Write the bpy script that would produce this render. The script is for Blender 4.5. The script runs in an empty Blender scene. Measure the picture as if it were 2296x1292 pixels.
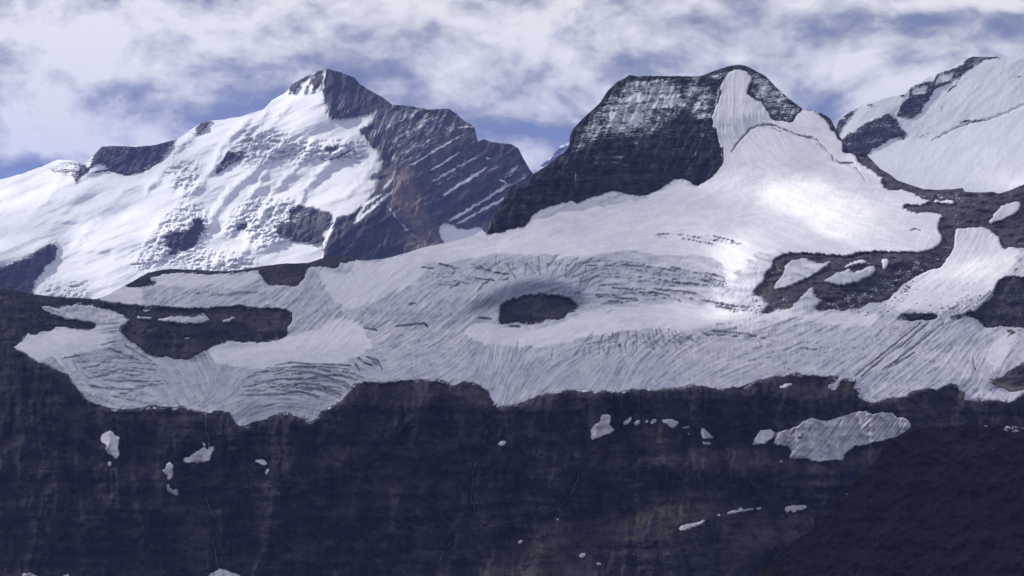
import bpy, math, time
import numpy as np

T0 = time.time()
# ------------------------------------------------------------------ camera
F = 4604.0            # focal length in pixels of the 2296 px wide photograph
CX, CY = 1148.0, 646.0
sc = bpy.context.scene
cam_d = bpy.data.cameras.new("camera")
cam = bpy.data.objects.new("camera", cam_d)
sc.collection.objects.link(cam)
sc.camera = cam
cam_d.sensor_width = 36.0
cam_d.lens = F / 2296.0 * 36.0
cam_d.clip_start = 1.0
cam_d.clip_end = 200000.0
cam.location = (0, 0, 0)
cam.rotation_euler = (math.radians(90), 0, 0)
sc.render.resolution_x, sc.render.resolution_y = 1024, 576

# ------------------------------------------------------------------ sun and sky
SUN = np.array([-0.74, 0.20, 0.60]); SUN /= np.linalg.norm(SUN)
SUN_STRENGTH = 5.0
SKY_STRENGTH = 0.1
EXPOSURE = 0.1
HAZE_DENSITY = 1.45e-5
HAZE_COLOR = (0.26, 0.38, 1.0)
sun_d = bpy.data.lights.new("sun", 'SUN')
sun_d.energy = SUN_STRENGTH
sun_d.angle = math.radians(0.53)
sun_d.color = (1.0, 0.955, 0.90)
sun = bpy.data.objects.new("sun", sun_d)
sc.collection.objects.link(sun)
from mathutils import Vector
sun.rotation_euler = Vector(SUN).to_track_quat('Z', 'Y').to_euler()
sun.location = (0, 0, 5000)

vs = sc.view_settings
vs.view_transform = 'Standard'; vs.look = 'None'; vs.gamma = 1.0
vs.exposure = EXPOSURE; vs.use_curve_mapping = False
sc.cycles.max_bounces = 6
sc.cycles.diffuse_bounces = 3
sc.cycles.transparent_max_bounces = 12
sc.cycles.volume_bounces = 1
sc.cycles.use_denoising = True

def px_dir(px, py):
    v = np.array([(px - CX) / F, 1.0, (CY - py) / F])
    return v / np.linalg.norm(v)

class NT:
    """small helper to wire nodes"""
    def __init__(s, tree):
        s.t = tree; s.n = tree.nodes; s.l = tree.links
    def new(s, kind, **kw):
        n = s.n.new(kind)
        for k, v in kw.items():
            setattr(n, k, v)
        return n
    def link(s, a, b): s.l.new(a, b)
    def math(s, op, a, b=None, c=None, clamp=False):
        n = s.n.new('ShaderNodeMath'); n.operation = op; n.use_clamp = clamp
        for i, x in enumerate((a, b, c)):
            if x is None: continue
            if isinstance(x, (int, float)): n.inputs[i].default_value = x
            else: s.link(x, n.inputs[i])
        return n.outputs[0]
    def vmath(s, op, a, b=None, out=0):
        n = s.n.new('ShaderNodeVectorMath'); n.operation = op
        for i, x in enumerate((a, b)):
            if x is None: continue
            if isinstance(x, (tuple, list)): n.inputs[i].default_value = x
            else: s.link(x, n.inputs[i])
        return n.outputs[out]
    def noise(s, vec, scale, detail=6, rough=0.55, dist=0.0):
        n = s.n.new('ShaderNodeTexNoise')
        s.link(vec, n.inputs['Vector'])
        n.inputs['Scale'].default_value = scale; n.inputs['Detail'].default_value = detail
        n.inputs['Roughness'].default_value = rough; n.inputs['Distortion'].default_value = dist
        return n.outputs['Fac']
    def ramp(s, fac, stops, interp='LINEAR'):
        n = s.n.new('ShaderNodeValToRGB'); cr = n.color_ramp; cr.interpolation = interp
        while len(cr.elements) > 1: cr.elements.remove(cr.elements[-1])
        for i, (p, c) in enumerate(stops):
            if isinstance(c, (int, float)): c = (c, c, c)
            e = cr.elements[0] if i == 0 else cr.elements.new(p)
            e.position = p; e.color = (*c, 1)
        s.link(fac, n.inputs[0])
        return n.outputs[0]
    def mix(s, fac, a, b, typ='MIX'):
        n = s.n.new('ShaderNodeMix'); n.data_type = 'RGBA'; n.blend_type = typ
        for sock, x in ((n.inputs[0], fac), (n.inputs[6], a), (n.inputs[7], b)):
            if isinstance(x, (int, float)): sock.default_value = x
            elif isinstance(x, (tuple, list)): sock.default_value = (*x, 1) if len(x) == 3 else x
            else: s.link(x, sock)
        return n.outputs[2]
    def smooth(s, x, a, b):
        n = s.n.new('ShaderNodeMapRange'); n.interpolation_type = 'SMOOTHSTEP'
        s.link(x, n.inputs[0]); n.inputs[1].default_value = a; n.inputs[2].default_value = b
        return n.outputs[0]
    def attr(s, name, out='Fac'):
        n = s.n.new('ShaderNodeAttribute'); n.attribute_name = name
        return n.outputs[out]

world = bpy.data.worlds.new("World"); sc.world = world
world.use_nodes = True
w = NT(world.node_tree); w.n.clear()
wo = w.new('ShaderNodeOutputWorld'); bg = w.new('ShaderNodeBackground')
bg.inputs['Strength'].default_value = SKY_STRENGTH
sky = w.new('ShaderNodeTexSky', sky_type='NISHITA', sun_disc=False)
sky.sun_elevation = math.asin(SUN[2]); sky.sun_rotation = math.atan2(SUN[0], SUN[1])
sky.altitude = 2500; sky.air_density = 1.0; sky.dust_density = 0.6; sky.ozone_density = 2.0
tc = w.new('ShaderNodeTexCoord')
dirv = tc.outputs['Generated']
flat = w.vmath('MULTIPLY', dirv, (1.0, 1.0, 1.35))
# domain warp gives the clouds their torn, rolling edges
wn = w.new('ShaderNodeTexNoise'); w.link(flat, wn.inputs['Vector'])
wn.inputs['Scale'].default_value = 9; wn.inputs['Detail'].default_value = 4
wv = w.vmath('SUBTRACT', wn.outputs['Color'], (0.5, 0.5, 0.5))
wv = w.vmath('MULTIPLY', wv, (0.05, 0.05, 0.05))
wp = w.vmath('ADD', flat, wv)
# cloud masses (+) and openings (-): px, py, half width px, half height px, weight
BLOBS = [
 (150, 50, 380, 110, .26), (110, 70, 120, 50, .12), (60, 170, 200, 110, .24), (110, 250, 100, 80, .34), (60, 335, 170, 40, .30), (520, 50, 300, 80, .16), (560, 165, 170, 60, .22),
 (980, 60, 260, 80, .16), (1290, 20, 100, 70, .12), (330, 215, 110, 30, -.12), (420, 262, 230, 50, -.22), (30, 392, 130, 34, -.46), (330, 305, 80, 20, .26), (620, 230, 200, 40, -.10),
 (880, 200, 200, 60, -.08), (1000, 255, 180, 40, -.20), (1240, 110, 110, 90, .20), (1130, 290, 150, 30, -.26), (1150, 322, 130, 9, .22), (1230, 300, 80, 12, -.14), (1130, 335, 60, 8, .3),
 (1185, 360, 60, 20, .52), (1400, 60, 220, 90, .14), (1560, 140, 90, 40, .34), (1500, 100, 200, 16, -.10), (1700, 40, 160, 60, .02), (1790, 130, 80, 32, .34),
 (1920, 70, 260, 36, -.20), (2150, 90, 240, 40, -.24), (2190, 10, 130, 24, .62), (2060, 55, 200, 22, -.22), (1960, 160, 120, 55, .34), (1850, 225, 90, 30, -.40),
 (1960, 232, 70, 22, .32), (1960, 110, 70, 22, .20), (1840, 275, 120, 20, -.14), (2260, 60, 60, 26, -.16), (2240, 30, 60, 12, .3),
]
ctrl = None
for (bx, by, bw, bh, ba) in BLOBS:
    c = px_dir(bx, by); c[2] *= 1.35
    dv = w.vmath('SUBTRACT', wp, tuple(c))
    dv = w.vmath('MULTIPLY', dv, (F / bw, F / bw, F / bh / 1.35))
    q = w.vmath('DOT_PRODUCT', dv, dv, out=1)
    g = w.math('MULTIPLY', w.math('EXPONENT', w.math('MULTIPLY', q, -1.0)), ba)
    ctrl = g if ctrl is None else w.math('ADD', ctrl, g)
LD = (0.0035, 0.0, -0.0115)
def heap(p, detail):
    """rolling heads of cloud: broad masses, rounded lumps on them, fine torn edges"""
    big = w.noise(w.vmath('MULTIPLY', p, (1, 1, 1.5)), 11, 4, 0.5)
    lump = w.noise(w.vmath('MULTIPLY', p, (1, 1, 1.25)), 34, detail, 0.60)
    rid = w.math('ABSOLUTE', w.math('SUBTRACT', w.noise(p, 52, 4, 0.5), 0.5))
    a = w.math('ADD', w.math('MULTIPLY', w.math('SUBTRACT', big, 0.5), 1.35), w.math('MULTIPLY', w.math('SUBTRACT', lump, 0.5), 0.85))
    return w.math('SUBTRACT', a, w.math('MULTIPLY', rid, 0.32))
n1 = heap(wp, 9)
n2 = heap(w.vmath('ADD', wp, LD), 5)
V = w.math('ADD', w.math('ADD', ctrl, n1), 0.55)
relief = w.math('MULTIPLY', w.math('SUBTRACT', n1, n2), 1.25)
V2 = w.math('ADD', V, relief)
K = 1.0 / SKY_STRENGTH
def kk(c): return tuple(x * K for x in c)
cloud = w.ramp(V2, [(0.02, (.215, .25, .365)), (0.22, (.30, .33, .42)), (0.42, (.44, .46, .53)), (0.64, (.66, .665, .71)), (0.84, (.82, .82, .84)), (1.0, (.93, .925, .92))])
cloud = w.vmath('MULTIPLY', cloud, (K, K, K))
clear = w.mix(0.75, w.vmath('MULTIPLY', sky.outputs[0], (1.0, 1.0, 1.15)), kk((.155, .205, .39)))
cover = w.smooth(V, -0.10, 0.14)
w.link(w.mix(cover, clear, cloud), bg.inputs['Color'])
w.link(bg.outputs[0], wo.inputs['Surface'])

# ------------------------------------------------------------------ numeric helpers
def _h(ix, iy, seed):
    n = (ix.astype(np.int64) * 374761393 + iy.astype(np.int64) * 668265263 + seed * 982451653) & 0xffffffff
    n = ((n ^ (n >> 13)) * 1274126177) & 0xffffffff
    return ((n ^ (n >> 16)) & 0xffff).astype(np.float32) * np.float32(2 * math.pi / 65536)
def perlin(x, y, seed=0):
    x0 = np.floor(x); y0 = np.floor(y)
    fx = (x - x0).astype(np.float32); fy = (y - y0).astype(np.float32)
    x0 = x0.astype(np.int64); y0 = y0.astype(np.int64)
    u = fx * fx * fx * (fx * (fx * 6 - 15) + 10); v = fy * fy * fy * (fy * (fy * 6 - 15) + 10)
    def g(dx, dy):
        a = _h(x0 + dx, y0 + dy, seed)
        return np.cos(a) * (fx - dx) + np.sin(a) * (fy - dy)
    a = g(0, 0); b = g(1, 0); c = g(0, 1); d = g(1, 1)
    return ((a + (b - a) * u) * (1 - v) + (c + (d - c) * u) * v) * 1.5
def fbm(x, y, sx, sy, octv=4, seed=0, rough=0.5, ridge=False):
    s = 0; a = 1.0; tot = 0
    for i in range(octv):
        n = perlin(x / sx + 17.3 * i, y / sy - 9.1 * i, seed + i * 7)
        if ridge: n = 1 - 2 * np.abs(n)
        s = s + n * a; tot += a
        a *= rough; sx /= 2.03; sy /= 2.03
    return s / tot
def blur(A, s, sy=None):
    """gaussian blur, sigma in raster cells, edges reflected"""
    sy = s if sy is None else sy
    for ax, sg in ((1, s), (0, sy)):
        if sg <= 0: continue
        n = A.shape[ax]; p = min(int(3 * sg) + 1, n - 1)
        pad = [(0, 0), (0, 0)]; pad[ax] = (p, p)
        B = np.pad(A, pad, mode='symmetric')
        f = np.fft.rfftfreq(B.shape[ax])
        k = np.exp(-2 * (math.pi * f * sg) ** 2)
        k = k[None, :] if ax == 1 else k[:, None]
        B = np.fft.irfft(np.fft.rfft(B, axis=ax) * k, n=B.shape[ax], axis=ax)
        A = B[:, p:p + n] if ax == 1 else B[p:p + n, :]
    return A
def inpoly(P, X, Y):
    P = np.asarray(P, float)
    ins = np.zeros(X.shape, bool)
    x0, y0 = P.min(0) - 14; x1, y1 = P.max(0) + 14
    sel = (X >= x0) & (X <= x1) & (Y >= y0) & (Y <= y1)
    xs = X[sel]; ys = Y[sel]; r = np.zeros(xs.shape, bool)
    for i in range(len(P)):
        ax, ay = P[i - 1]; bx, by = P[i]
        if ay == by: continue
        c = (ay > ys) != (by > ys)
        r ^= c & (xs < (bx - ax) * (ys - ay) / (by - ay) + ax)
    ins[sel] = r
    return ins
def sstep(a, b, x):
    t = np.clip((x - a) / (b - a), 0, 1); return t * t * (3 - 2 * t)
def samp(A, x, y):
    """bilinear read of raster A at raster coordinates"""
    x = np.clip(x, 0, A.shape[1] - 1.001); y = np.clip(y, 0, A.shape[0] - 1.001)
    i = x.astype(int); j = y.astype(int); fx = x - i; fy = y - j
    return (A[j, i] * (1 - fx) + A[j, i + 1] * fx) * (1 - fy) + (A[j + 1, i] * (1 - fx) + A[j + 1, i + 1] * fx) * fy
def poisson(gx, gy):
    """surface whose gradient is closest to (gx, gy), reflecting borders"""
    H, W = gx.shape
    dx = np.zeros((H, W)); dy = np.zeros((H, W))
    ax = 0.5 * (gx[:, 1:] + gx[:, :-1]); ay = 0.5 * (gy[1:] + gy[:-1])
    dx[:, :-1] += ax; dx[:, 1:] -= ax
    dy[:-1] += ay; dy[1:] -= ay
    D = dx + dy
    E = np.block([[D, D[:, ::-1]], [D[::-1], D[::-1, ::-1]]])
    Fq = np.fft.rfft2(E)
    ky = 2 * np.cos(2 * math.pi * np.arange(2 * H) / (2 * H)) - 2
    kx = 2 * np.cos(2 * math.pi * np.arange(W + 1) / (2 * W)) - 2
    den = ky[:, None] + kx[None, :]; den[0, 0] = 1
    Fq /= den; Fq[0, 0] = 0
    return np.fft.irfft2(Fq, s=E.shape)[:H, :W]

ZF = {'1': (0, 100, 2.153), '2': (560, 100, 2.153), '3': (1080, 100, 2.153), '4': (1640, 80, 2.306),
      '5': (0, 580, 3.076), '6': (640, 560, 3.076), '7': (1240, 560, 3.588), '8': (1640, 520, 3.23),
      'A': (0, 880, 3.136), 'B': (560, 840, 2.858), 'C': (1100, 840, 2.858), 'D': (1640, 840, 2.858), '0': (0, 0, 1.0)}
def Z(k, s):
    """outline written as 'x,y x,y ...' in one of the survey frames"""
    ox, oy, z = ZF[k]
    return [(ox + float(a) / z, oy + float(b) / z) for a, b in (p.split(',') for p in s.split())]

class Field:
    """survey raster, two picture units a cell, y downwards"""
    def __init__(s, x0, x1, y0, y1, st=2.0, seed=1, warp=3.0):
        s.x0, s.y0, s.st = x0, y0, st
        s.xs = np.arange(x0, x1 + st, st); s.ys = np.arange(y0, y1 + st, st)
        s.X, s.Y = np.meshgrid(s.xs, s.ys)
        s.WX = s.X + warp * 1.5 * fbm(s.X, s.Y, 24, 14, 5, seed, .8)
        s.WY = s.Y + warp * 1.3 * fbm(s.X, s.Y, 24, 14, 5, seed + 50, .8)
    def mask(s, *polys):
        m = np.zeros(s.X.shape, bool)
        for p in polys: m |= inpoly(p, s.WX, s.WY)
        return m.astype(np.float32)
    def cut(s, m, *polys):
        for p in polys: m = m * (1 - inpoly(p, s.WX, s.WY))
        return m
    def at(s, A, x, y): return samp(A, (x - s.x0) / s.st, (y - s.y0) / s.st)
    def zeros(s): return np.zeros(s.X.shape, np.float32)
    def stroke(s, pts, wd, jit=0.0, seed=0, floor_=0.25):
        """soft line along pts, tapering to its ends, half width wd"""
        P = np.asarray(pts, float); out = s.zeros()
        seg = np.hypot(*(P[1:] - P[:-1]).T); L = seg.sum(); run = 0
        JX = JY = 0
        for i in range(len(P) - 1):
            a, b = P[i], P[i + 1]; m = wd * 3 + jit + 4
            i0 = max(int((min(a[0], b[0]) - m - s.x0) / s.st), 0); i1 = int((max(a[0], b[0]) + m - s.x0) / s.st) + 1
            j0 = max(int((min(a[1], b[1]) - m - s.y0) / s.st), 0); j1 = int((max(a[1], b[1]) + m - s.y0) / s.st) + 1
            if i1 <= i0 or j1 <= j0: continue
            sl = (slice(j0, j1), slice(i0, i1))
            X = s.X[sl]; Y = s.Y[sl]
            if X.size == 0: continue
            if jit:
                X = X + jit * perlin(X / 11, Y / 11, seed); Y = Y + jit * perlin(X / 11, Y / 11, seed + 3)
            d = b - a; l2 = (d ** 2).sum() + 1e-9
            t = np.clip(((X - a[0]) * d[0] + (Y - a[1]) * d[1]) / l2, 0, 1)
            dist = np.hypot(X - a[0] - t * d[0], Y - a[1] - t * d[1])
            al = (run + t * seg[i]) / L
            ww = wd * np.clip(np.minimum(al, 1 - al) * 6 + floor_, 0, 1)
            out[sl] = np.maximum(out[sl], np.clip(1.3 - dist / np.maximum(ww, .4), 0, 1))
            run += seg[i]
        return out
def normal_grad(s_deg, a_deg, U, T):
    s_ = np.radians(s_deg); a_ = np.radians(a_deg)
    nx = np.sin(s_) * np.sin(a_); ny = -np.sin(s_) * np.cos(a_); nz = np.cos(s_)
    nr = np.minimum(nx * U + ny + nz * T, -0.10)
    return -nx / nr, -nz / nr
def solve(fd, S, A, anchor, soft=3):
    """log distance from maps of steepness and aspect (degrees)"""
    U = (fd.X - CX) / F; Tt = (CY - fd.Y) / F
    gu, gt = normal_grad(S, A, U, Tt)
    gu = blur(gu, soft); gt = blur(gt, soft)
    L = poisson(gu * fd.st / F, -gt * fd.st / F)
    x, y, d = anchor
    return L + (math.log(d) - fd.at(L, np.array([x]), np.array([y]))[0])
def lic(fd, ang, noise, steps=16, h=1.0):
    """smear noise along the image-space angle field (radians, up = +)"""
    cx = np.cos(ang).astype(np.float32); cy = -np.sin(ang).astype(np.float32)
    H, W = noise.shape
    J, I = np.meshgrid(np.arange(H, dtype=np.float32), np.arange(W, dtype=np.float32), indexing='ij')
    acc = noise.copy(); n = 1
    for sg in (1, -1):
        x = I.copy(); y = J.copy()
        for k in range(steps):
            xi = np.clip(np.rint(x).astype(np.int32), 0, W - 1); yi = np.clip(np.rint(y).astype(np.int32), 0, H - 1)
            x += sg * h * cx[yi, xi]; y += sg * h * cy[yi, xi]
            acc += samp(noise, x, y); n += 1
    return acc / math.sqrt(n)
def angle_field(fd, ctrl, sig=70):
    """blend of direction hints (x, y, degrees[, reach])"""
    st = 6; X = fd.X[::st, ::st]; Y = fd.Y[::st, ::st]
    c = np.zeros(X.shape); s_ = np.zeros(X.shape)
    for q in ctrl:
        x, y, a = q[:3]; g = q[3] if len(q) > 3 else sig
        r2 = ((X - x) ** 2 + (1.4 * (Y - y)) ** 2) / (g * g)
        wt = np.exp(-r2) + 1e-3 / (1 + r2 ** 2)
        c += wt * math.cos(2 * math.radians(a)); s_ += wt * math.sin(2 * math.radians(a))
    xx = (fd.X - fd.x0) / fd.st / st; yy = (fd.Y - fd.y0) / fd.st / st
    return 0.5 * np.arctan2(samp(s_, xx, yy), samp(c, xx, yy))

COL = sc.collection
def mesh_from(name, V, Q, mat, attrs, smooth=True):
    me = bpy.data.meshes.new(name)
    me.vertices.add(len(V)); me.vertices.foreach_set('co', V.astype(np.float32).ravel())
    me.loops.add(len(Q) * 4); me.loops.foreach_set('vertex_index', Q.astype(np.int32).ravel())
    me.polygons.add(len(Q)); me.polygons.foreach_set('loop_start', (np.arange(len(Q)) * 4).astype(np.int32))
    me.polygons.foreach_set('use_smooth', np.full(len(Q), smooth, bool))
    me.update(calc_edges=True)
    for k, a in attrs.items():
        at = me.attributes.new(k, 'FLOAT', 'POINT'); at.data.foreach_set('value', a.astype(np.float32).ravel())
    me.materials.append(mat)
    o = bpy.data.objects.new(name, me); COL.objects.link(o)
    return o
def sheet(name, P, keep, mat, attrs):
    """mesh of the grid P[rows, cols, 3], keeping the quads marked in keep"""
    H, W = P.shape[:2]
    idx = np.arange(H * W).reshape(H, W)
    Q = np.stack([idx[:-1, :-1], idx[:-1, 1:], idx[1:, 1:], idx[1:, :-1]], -1)
    Q = Q[keep[:-1, :-1] | keep[:-1, 1:] | keep[1:, 1:] | keep[1:, :-1]] if keep is not None else Q.reshape(-1, 4)
    Q = Q[:, ::-1]
    used = np.zeros(H * W, bool); used[Q.ravel()] = True
    new = np.cumsum(used) - 1
    return mesh_from(name, P.reshape(-1, 3)[used], new[Q], mat, {k: a.ravel()[used] for k, a in attrs.items()})
def place(X, Y, D):
    return np.stack([(X - CX) / F * D, D, (CY - Y) / F * D], -1)
GROUND = -1500.0
def close_back(P, attrs, back, drop):
    """rows behind the crest and a foot row, so a mountain has a far side and a base"""
    rows = []; n = 7
    for k in range(1, n + 1):
        f = (k / n) ** 1.5
        r = P[0].copy(); r[:, 1] += back * f; r[:, 2] -= drop * f; rows.append(r)
    foot = P[-1:].copy(); foot[..., 2] = GROUND - 20
    P2 = np.concatenate([np.stack(rows[::-1]), P, foot])
    at = {k: np.concatenate([np.repeat(a[:1], n, 0), a, a[-1:]]) for k, a in attrs.items()}
    return P2, at, n
def tag(o, label=None, cat=None, group=None, kind=None):
    for k, v in (('label', label), ('category', cat), ('group', group), ('kind', kind)):
        if v: o[k] = v
    return o
def skyline(pts, xs, seed, amp=1.6, sc_=9):
    p = np.array(pts, float)
    y = np.interp(xs, p[:, 0], p[:, 1])
    return y + amp * fbm(xs, xs * 0, sc_ * 3, 1e3, 4, seed, .7)

# ------------------------------------------------------------------ materials
def base_mat(name):
    m = bpy.data.materials.new(name); m.use_nodes = True
    t = NT(m.node_tree); t.n.clear()
    out = t.new('ShaderNodeOutputMaterial'); p = t.new('ShaderNodeBsdfPrincipled')
    t.link(p.outputs[0], out.inputs['Surface'])
    return m, t, p
def combine(t, x, y, z=0.0):
    n = t.new('ShaderNodeCombineXYZ')
    for i, v in enumerate((x, y, z)):
        if isinstance(v, (int, float)): n.inputs[i].default_value = v
        else: t.link(v, n.inputs[i])
    return n.outputs[0]
def mountain_mat(name, dark, light, warm, warm2=(.30, .24, .19), snow_col=(.80, .82, .86), bump=8.0, dust=1.0, warm_amt=.5, across=.42, along=.10, col=.35):
    """bedded rock that carries snow wherever the attribute 'snow' and the ledges let it lie"""
    m, t, p = base_mat(name)
    sa, sb, sn, tone = t.attr('across'), t.attr('along'), t.attr('snow'), t.attr('tone')
    v = combine(t, t.math('MULTIPLY', sb, along), t.math('MULTIPLY', sa, across))
    nf = t.noise(v, 1.0, 6, 0.62, 0.4)
    vb = combine(t, t.math('MULTIPLY', sb, along * .2), t.math('MULTIPLY', sa, across * .35), 3.3)
    nb = t.noise(vb, 1.0, 5, 0.6, 0.8)
    vg = combine(t, t.math('MULTIPLY', sb, col), t.math('MULTIPLY', sa, .05 if col > .2 else .09), 7.7)
    ng = t.noise(vg, 1.0, 5, 0.6, 0.5)
    geo = t.new('ShaderNodeNewGeometry')
    nw = t.noise(t.vmath('MULTIPLY', geo.outputs['Position'], (.011, .011, .011)), 1.0, 6, .65)
    rock = t.mix(t.smooth(nb, .40, .60), dark, light)
    rock = t.mix(t.math('MULTIPLY', t.smooth(t.math('ADD', ng, t.math('MULTIPLY', nb, .4)), .62, .9), warm_amt), rock, warm)
    rock = t.mix(t.math('MULTIPLY', t.smooth(t.noise(vg, 1.7, 6, .7), .44, .58), .6), rock, dark)
    rock = t.mix(t.smooth(nw, .38, .62), t.mix(.6, rock, dark), rock)
    rock = t.mix(t.attr('warmth'), rock, warm2)
    rock = t.mix(1.0, rock, combine(t, tone, tone, tone), 'MULTIPLY')
    win = t.math('MULTIPLY', t.math('MULTIPLY', sn, t.math('SUBTRACT', 1.0, sn)), 4.0 * dust, clamp=False)
    mixn = t.math('ADD', t.math('MULTIPLY', nf, .55), t.math('MULTIPLY', t.noise(v, 3.1, 4, .6), .45))
    mid = t.noise(v, .22, 3, .55)
    mixn = t.math('ADD', mixn, t.math('MULTIPLY', t.math('SUBTRACT', mid, .5), .38))
    c = t.math('ADD', sn, t.math('MULTIPLY', t.math('SUBTRACT', mixn, .5), t.math('MULTIPLY', t.math('MINIMUM', win, .9), 3.4)))
    cov = t.smooth(c, .40, .60)
    sv = t.noise(t.vmath('MULTIPLY', geo.outputs['Position'], (.004, .004, .004)), 1.0, 6, .6)
    snow = t.mix(t.smooth(sv, .3, .7), tuple(.93 * x for x in snow_col), snow_col)
    t.link(t.mix(cov, rock, snow), p.inputs['Base Color'])
    p.inputs['Roughness'].default_value = .85
    p.inputs['Specular IOR Level'].default_value = .25
    b = t.new('ShaderNodeBump'); b.inputs['Strength'].default_value = .9; b.inputs['Distance'].default_value = bump
    hh = t.math('ADD', t.math('MULTIPLY', nf, 1.0), t.math('MULTIPLY', ng, .5))
    hh = t.math('ADD', t.math('MULTIPLY', hh, t.math('SUBTRACT', 1.0, t.math('MULTIPLY', cov, .82))), t.math('MULTIPLY', cov, .25))
    t.link(hh, b.inputs['Height']); t.link(b.outputs[0], p.inputs['Normal'])
    return m
def ice_mat(name):
    """glacier: old snow where 'snow' is 1, bare streaked ice where it is 0; 'streak' carries the flow lines"""
    m, t, p = base_mat(name)
    sn, st, cr, db = t.attr('snow'), t.attr('streak'), t.attr('blue'), t.attr('debris')
    sa, sb = t.attr('across'), t.attr('along')
    geo = t.new('ShaderNodeNewGeometry')
    pos = geo.outputs['Position']
    n1 = t.noise(t.vmath('MULTIPLY', pos, (.035, .02, .05)), 1.0, 8, .72)
    n2 = t.noise(t.vmath('MULTIPLY', pos, (.0022, .0022, .004)), 1.0, 5, .6)
    ice = t.ramp(t.math('ADD', t.math('MULTIPLY', st, .10), t.math('ADD', t.math('MULTIPLY', n1, .55), .24)),
                 [(0.10, (.22, .23, .29)), (0.34, (.43, .44, .51)), (0.56, (.62, .62, .68)), (0.84, (.86, .85, .88))])
    ice = t.mix(t.math('MULTIPLY', t.smooth(n2, .40, .68), .28), ice, (.44, .49, .55))
    sc_ = t.mix(t.smooth(t.math('ADD', t.math('MULTIPLY', st, .18), n1), .30, .75), (.74, .74, .78), (.85, .85, .88))
    sc_ = t.mix(t.math('MULTIPLY', t.smooth(n2, .45, .8), .25), sc_, (.72, .69, .70))
    k = t.smooth(t.math('ADD', sn, t.math('MULTIPLY', t.math('SUBTRACT', n1, .5), .5)), .38, .62)
    col = t.mix(k, ice, sc_)
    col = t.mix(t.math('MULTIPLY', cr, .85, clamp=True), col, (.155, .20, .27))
    dk = t.smooth(t.math('ADD', db, t.math('MULTIPLY', t.math('SUBTRACT', n1, .5), 1.1)), .42, .60)
    col = t.mix(dk, col, (.085, .078, .075))
    t.link(col, p.inputs['Base Color'])
    p.inputs['Roughness'].default_value = .55
    p.inputs['Specular IOR Level'].default_value = .3
    b = t.new('ShaderNodeBump'); b.inputs['Strength'].default_value = .6; b.inputs['Distance'].default_value = 2.2
    t.link(t.math('MULTIPLY', n1, t.math('SUBTRACT', 1.15, k)), b.inputs['Height']); t.link(b.outputs[0], p.inputs['Normal'])
    return m

M_far = mountain_mat('far_rock', (.065, .060, .075), (.15, .135, .15), (.20, .15, .12), bump=30, warm_amt=.35, across=.36, along=.07)
M_peak = mountain_mat('peak_rock', (.026, .025, .030), (.125, .115, .115), (.16, .11, .065), bump=18, warm_amt=.55)
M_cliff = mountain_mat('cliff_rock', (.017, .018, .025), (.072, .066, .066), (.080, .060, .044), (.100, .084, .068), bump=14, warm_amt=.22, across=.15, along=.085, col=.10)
M_rubble = mountain_mat('rubble', (.050, .047, .052), (.14, .125, .12), (.12, .095, .065), bump=6, warm_amt=.3, across=.30, along=.26)
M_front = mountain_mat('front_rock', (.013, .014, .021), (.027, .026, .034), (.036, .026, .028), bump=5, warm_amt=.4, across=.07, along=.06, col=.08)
M_ice = ice_mat('glacier_ice')
M_snow = ice_mat('old_snow')

LIT = []          # (world points, wanted share of sunlight) from which the unseen cloud deck is shaped
def lit_map(fd, base, spots):
    T = fd.zeros() + base
    for (x, y, rx, ry, v, *r) in spots:
        a = math.radians(r[0]) if r else 0
        dx = fd.X - x; dy = fd.Y - y
        u = dx * math.cos(a) - dy * math.sin(a); q = dx * math.sin(a) + dy * math.cos(a)
        g = np.exp(-((u / rx) ** 2 + (q / ry) ** 2) ** 1.3)
        T = T + (v - T) * g
    return T
def record(P, T, st=3):
    LIT.append((P[::st, ::st].reshape(-1, 3), T[::st, ::st].ravel()))

def warped_rows(fd, xs, top, bottom, rows):
    """grid whose first row follows the crest and whose last row is at the bottom"""
    k = np.linspace(0, 1, rows)[:, None]
    calm = blur(top[None, :], 24, 0)[0]
    Y = calm[None, :] * (1 - k) + bottom * k
    Y = Y + (top - calm)[None, :] * np.exp(-(Y - calm[None, :]) / 60.0) * (1 - k)
    return np.repeat(xs[None, :], rows, 0), Y

def widen(xs, left, right, step=12.0):
    """columns carried on past the surveyed ground, folded back into it for their shape"""
    l = xs[0] - np.arange(left, 0, -step) if left else np.zeros(0)
    g = xs[-1] + np.arange(step, right + step, step) if right else np.zeros(0)
    xp = np.concatenate([l, xs, g])
    xq = np.concatenate([2 * xs[0] - l, xs, 2 * xs[-1] - g])
    return xp, xq
def mountain(name, fd, L, crest, bottom, rows, mat, attrs, back, drop, T, label, sides=None, seed=5, amp=1.6):
    xp, xs = widen(fd.xs, *(sides or (0, 0)))
    top = skyline(crest, xs, seed, amp)
    X, Y = warped_rows(fd, xs, top, bottom, rows)
    D = np.exp(fd.at(L, X, Y))
    P = place(X - xs[None, :] + xp[None, :], Y, D)
    A = {k: fd.at(a, X, Y) for k, a in attrs.items()}
    record(P, fd.at(T, X, Y))
    P2, A2, n = close_back(P, A, back, drop)
    o = sheet(name, P2, None, mat, A2)
    return tag(o, label, kind='structure')

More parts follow.
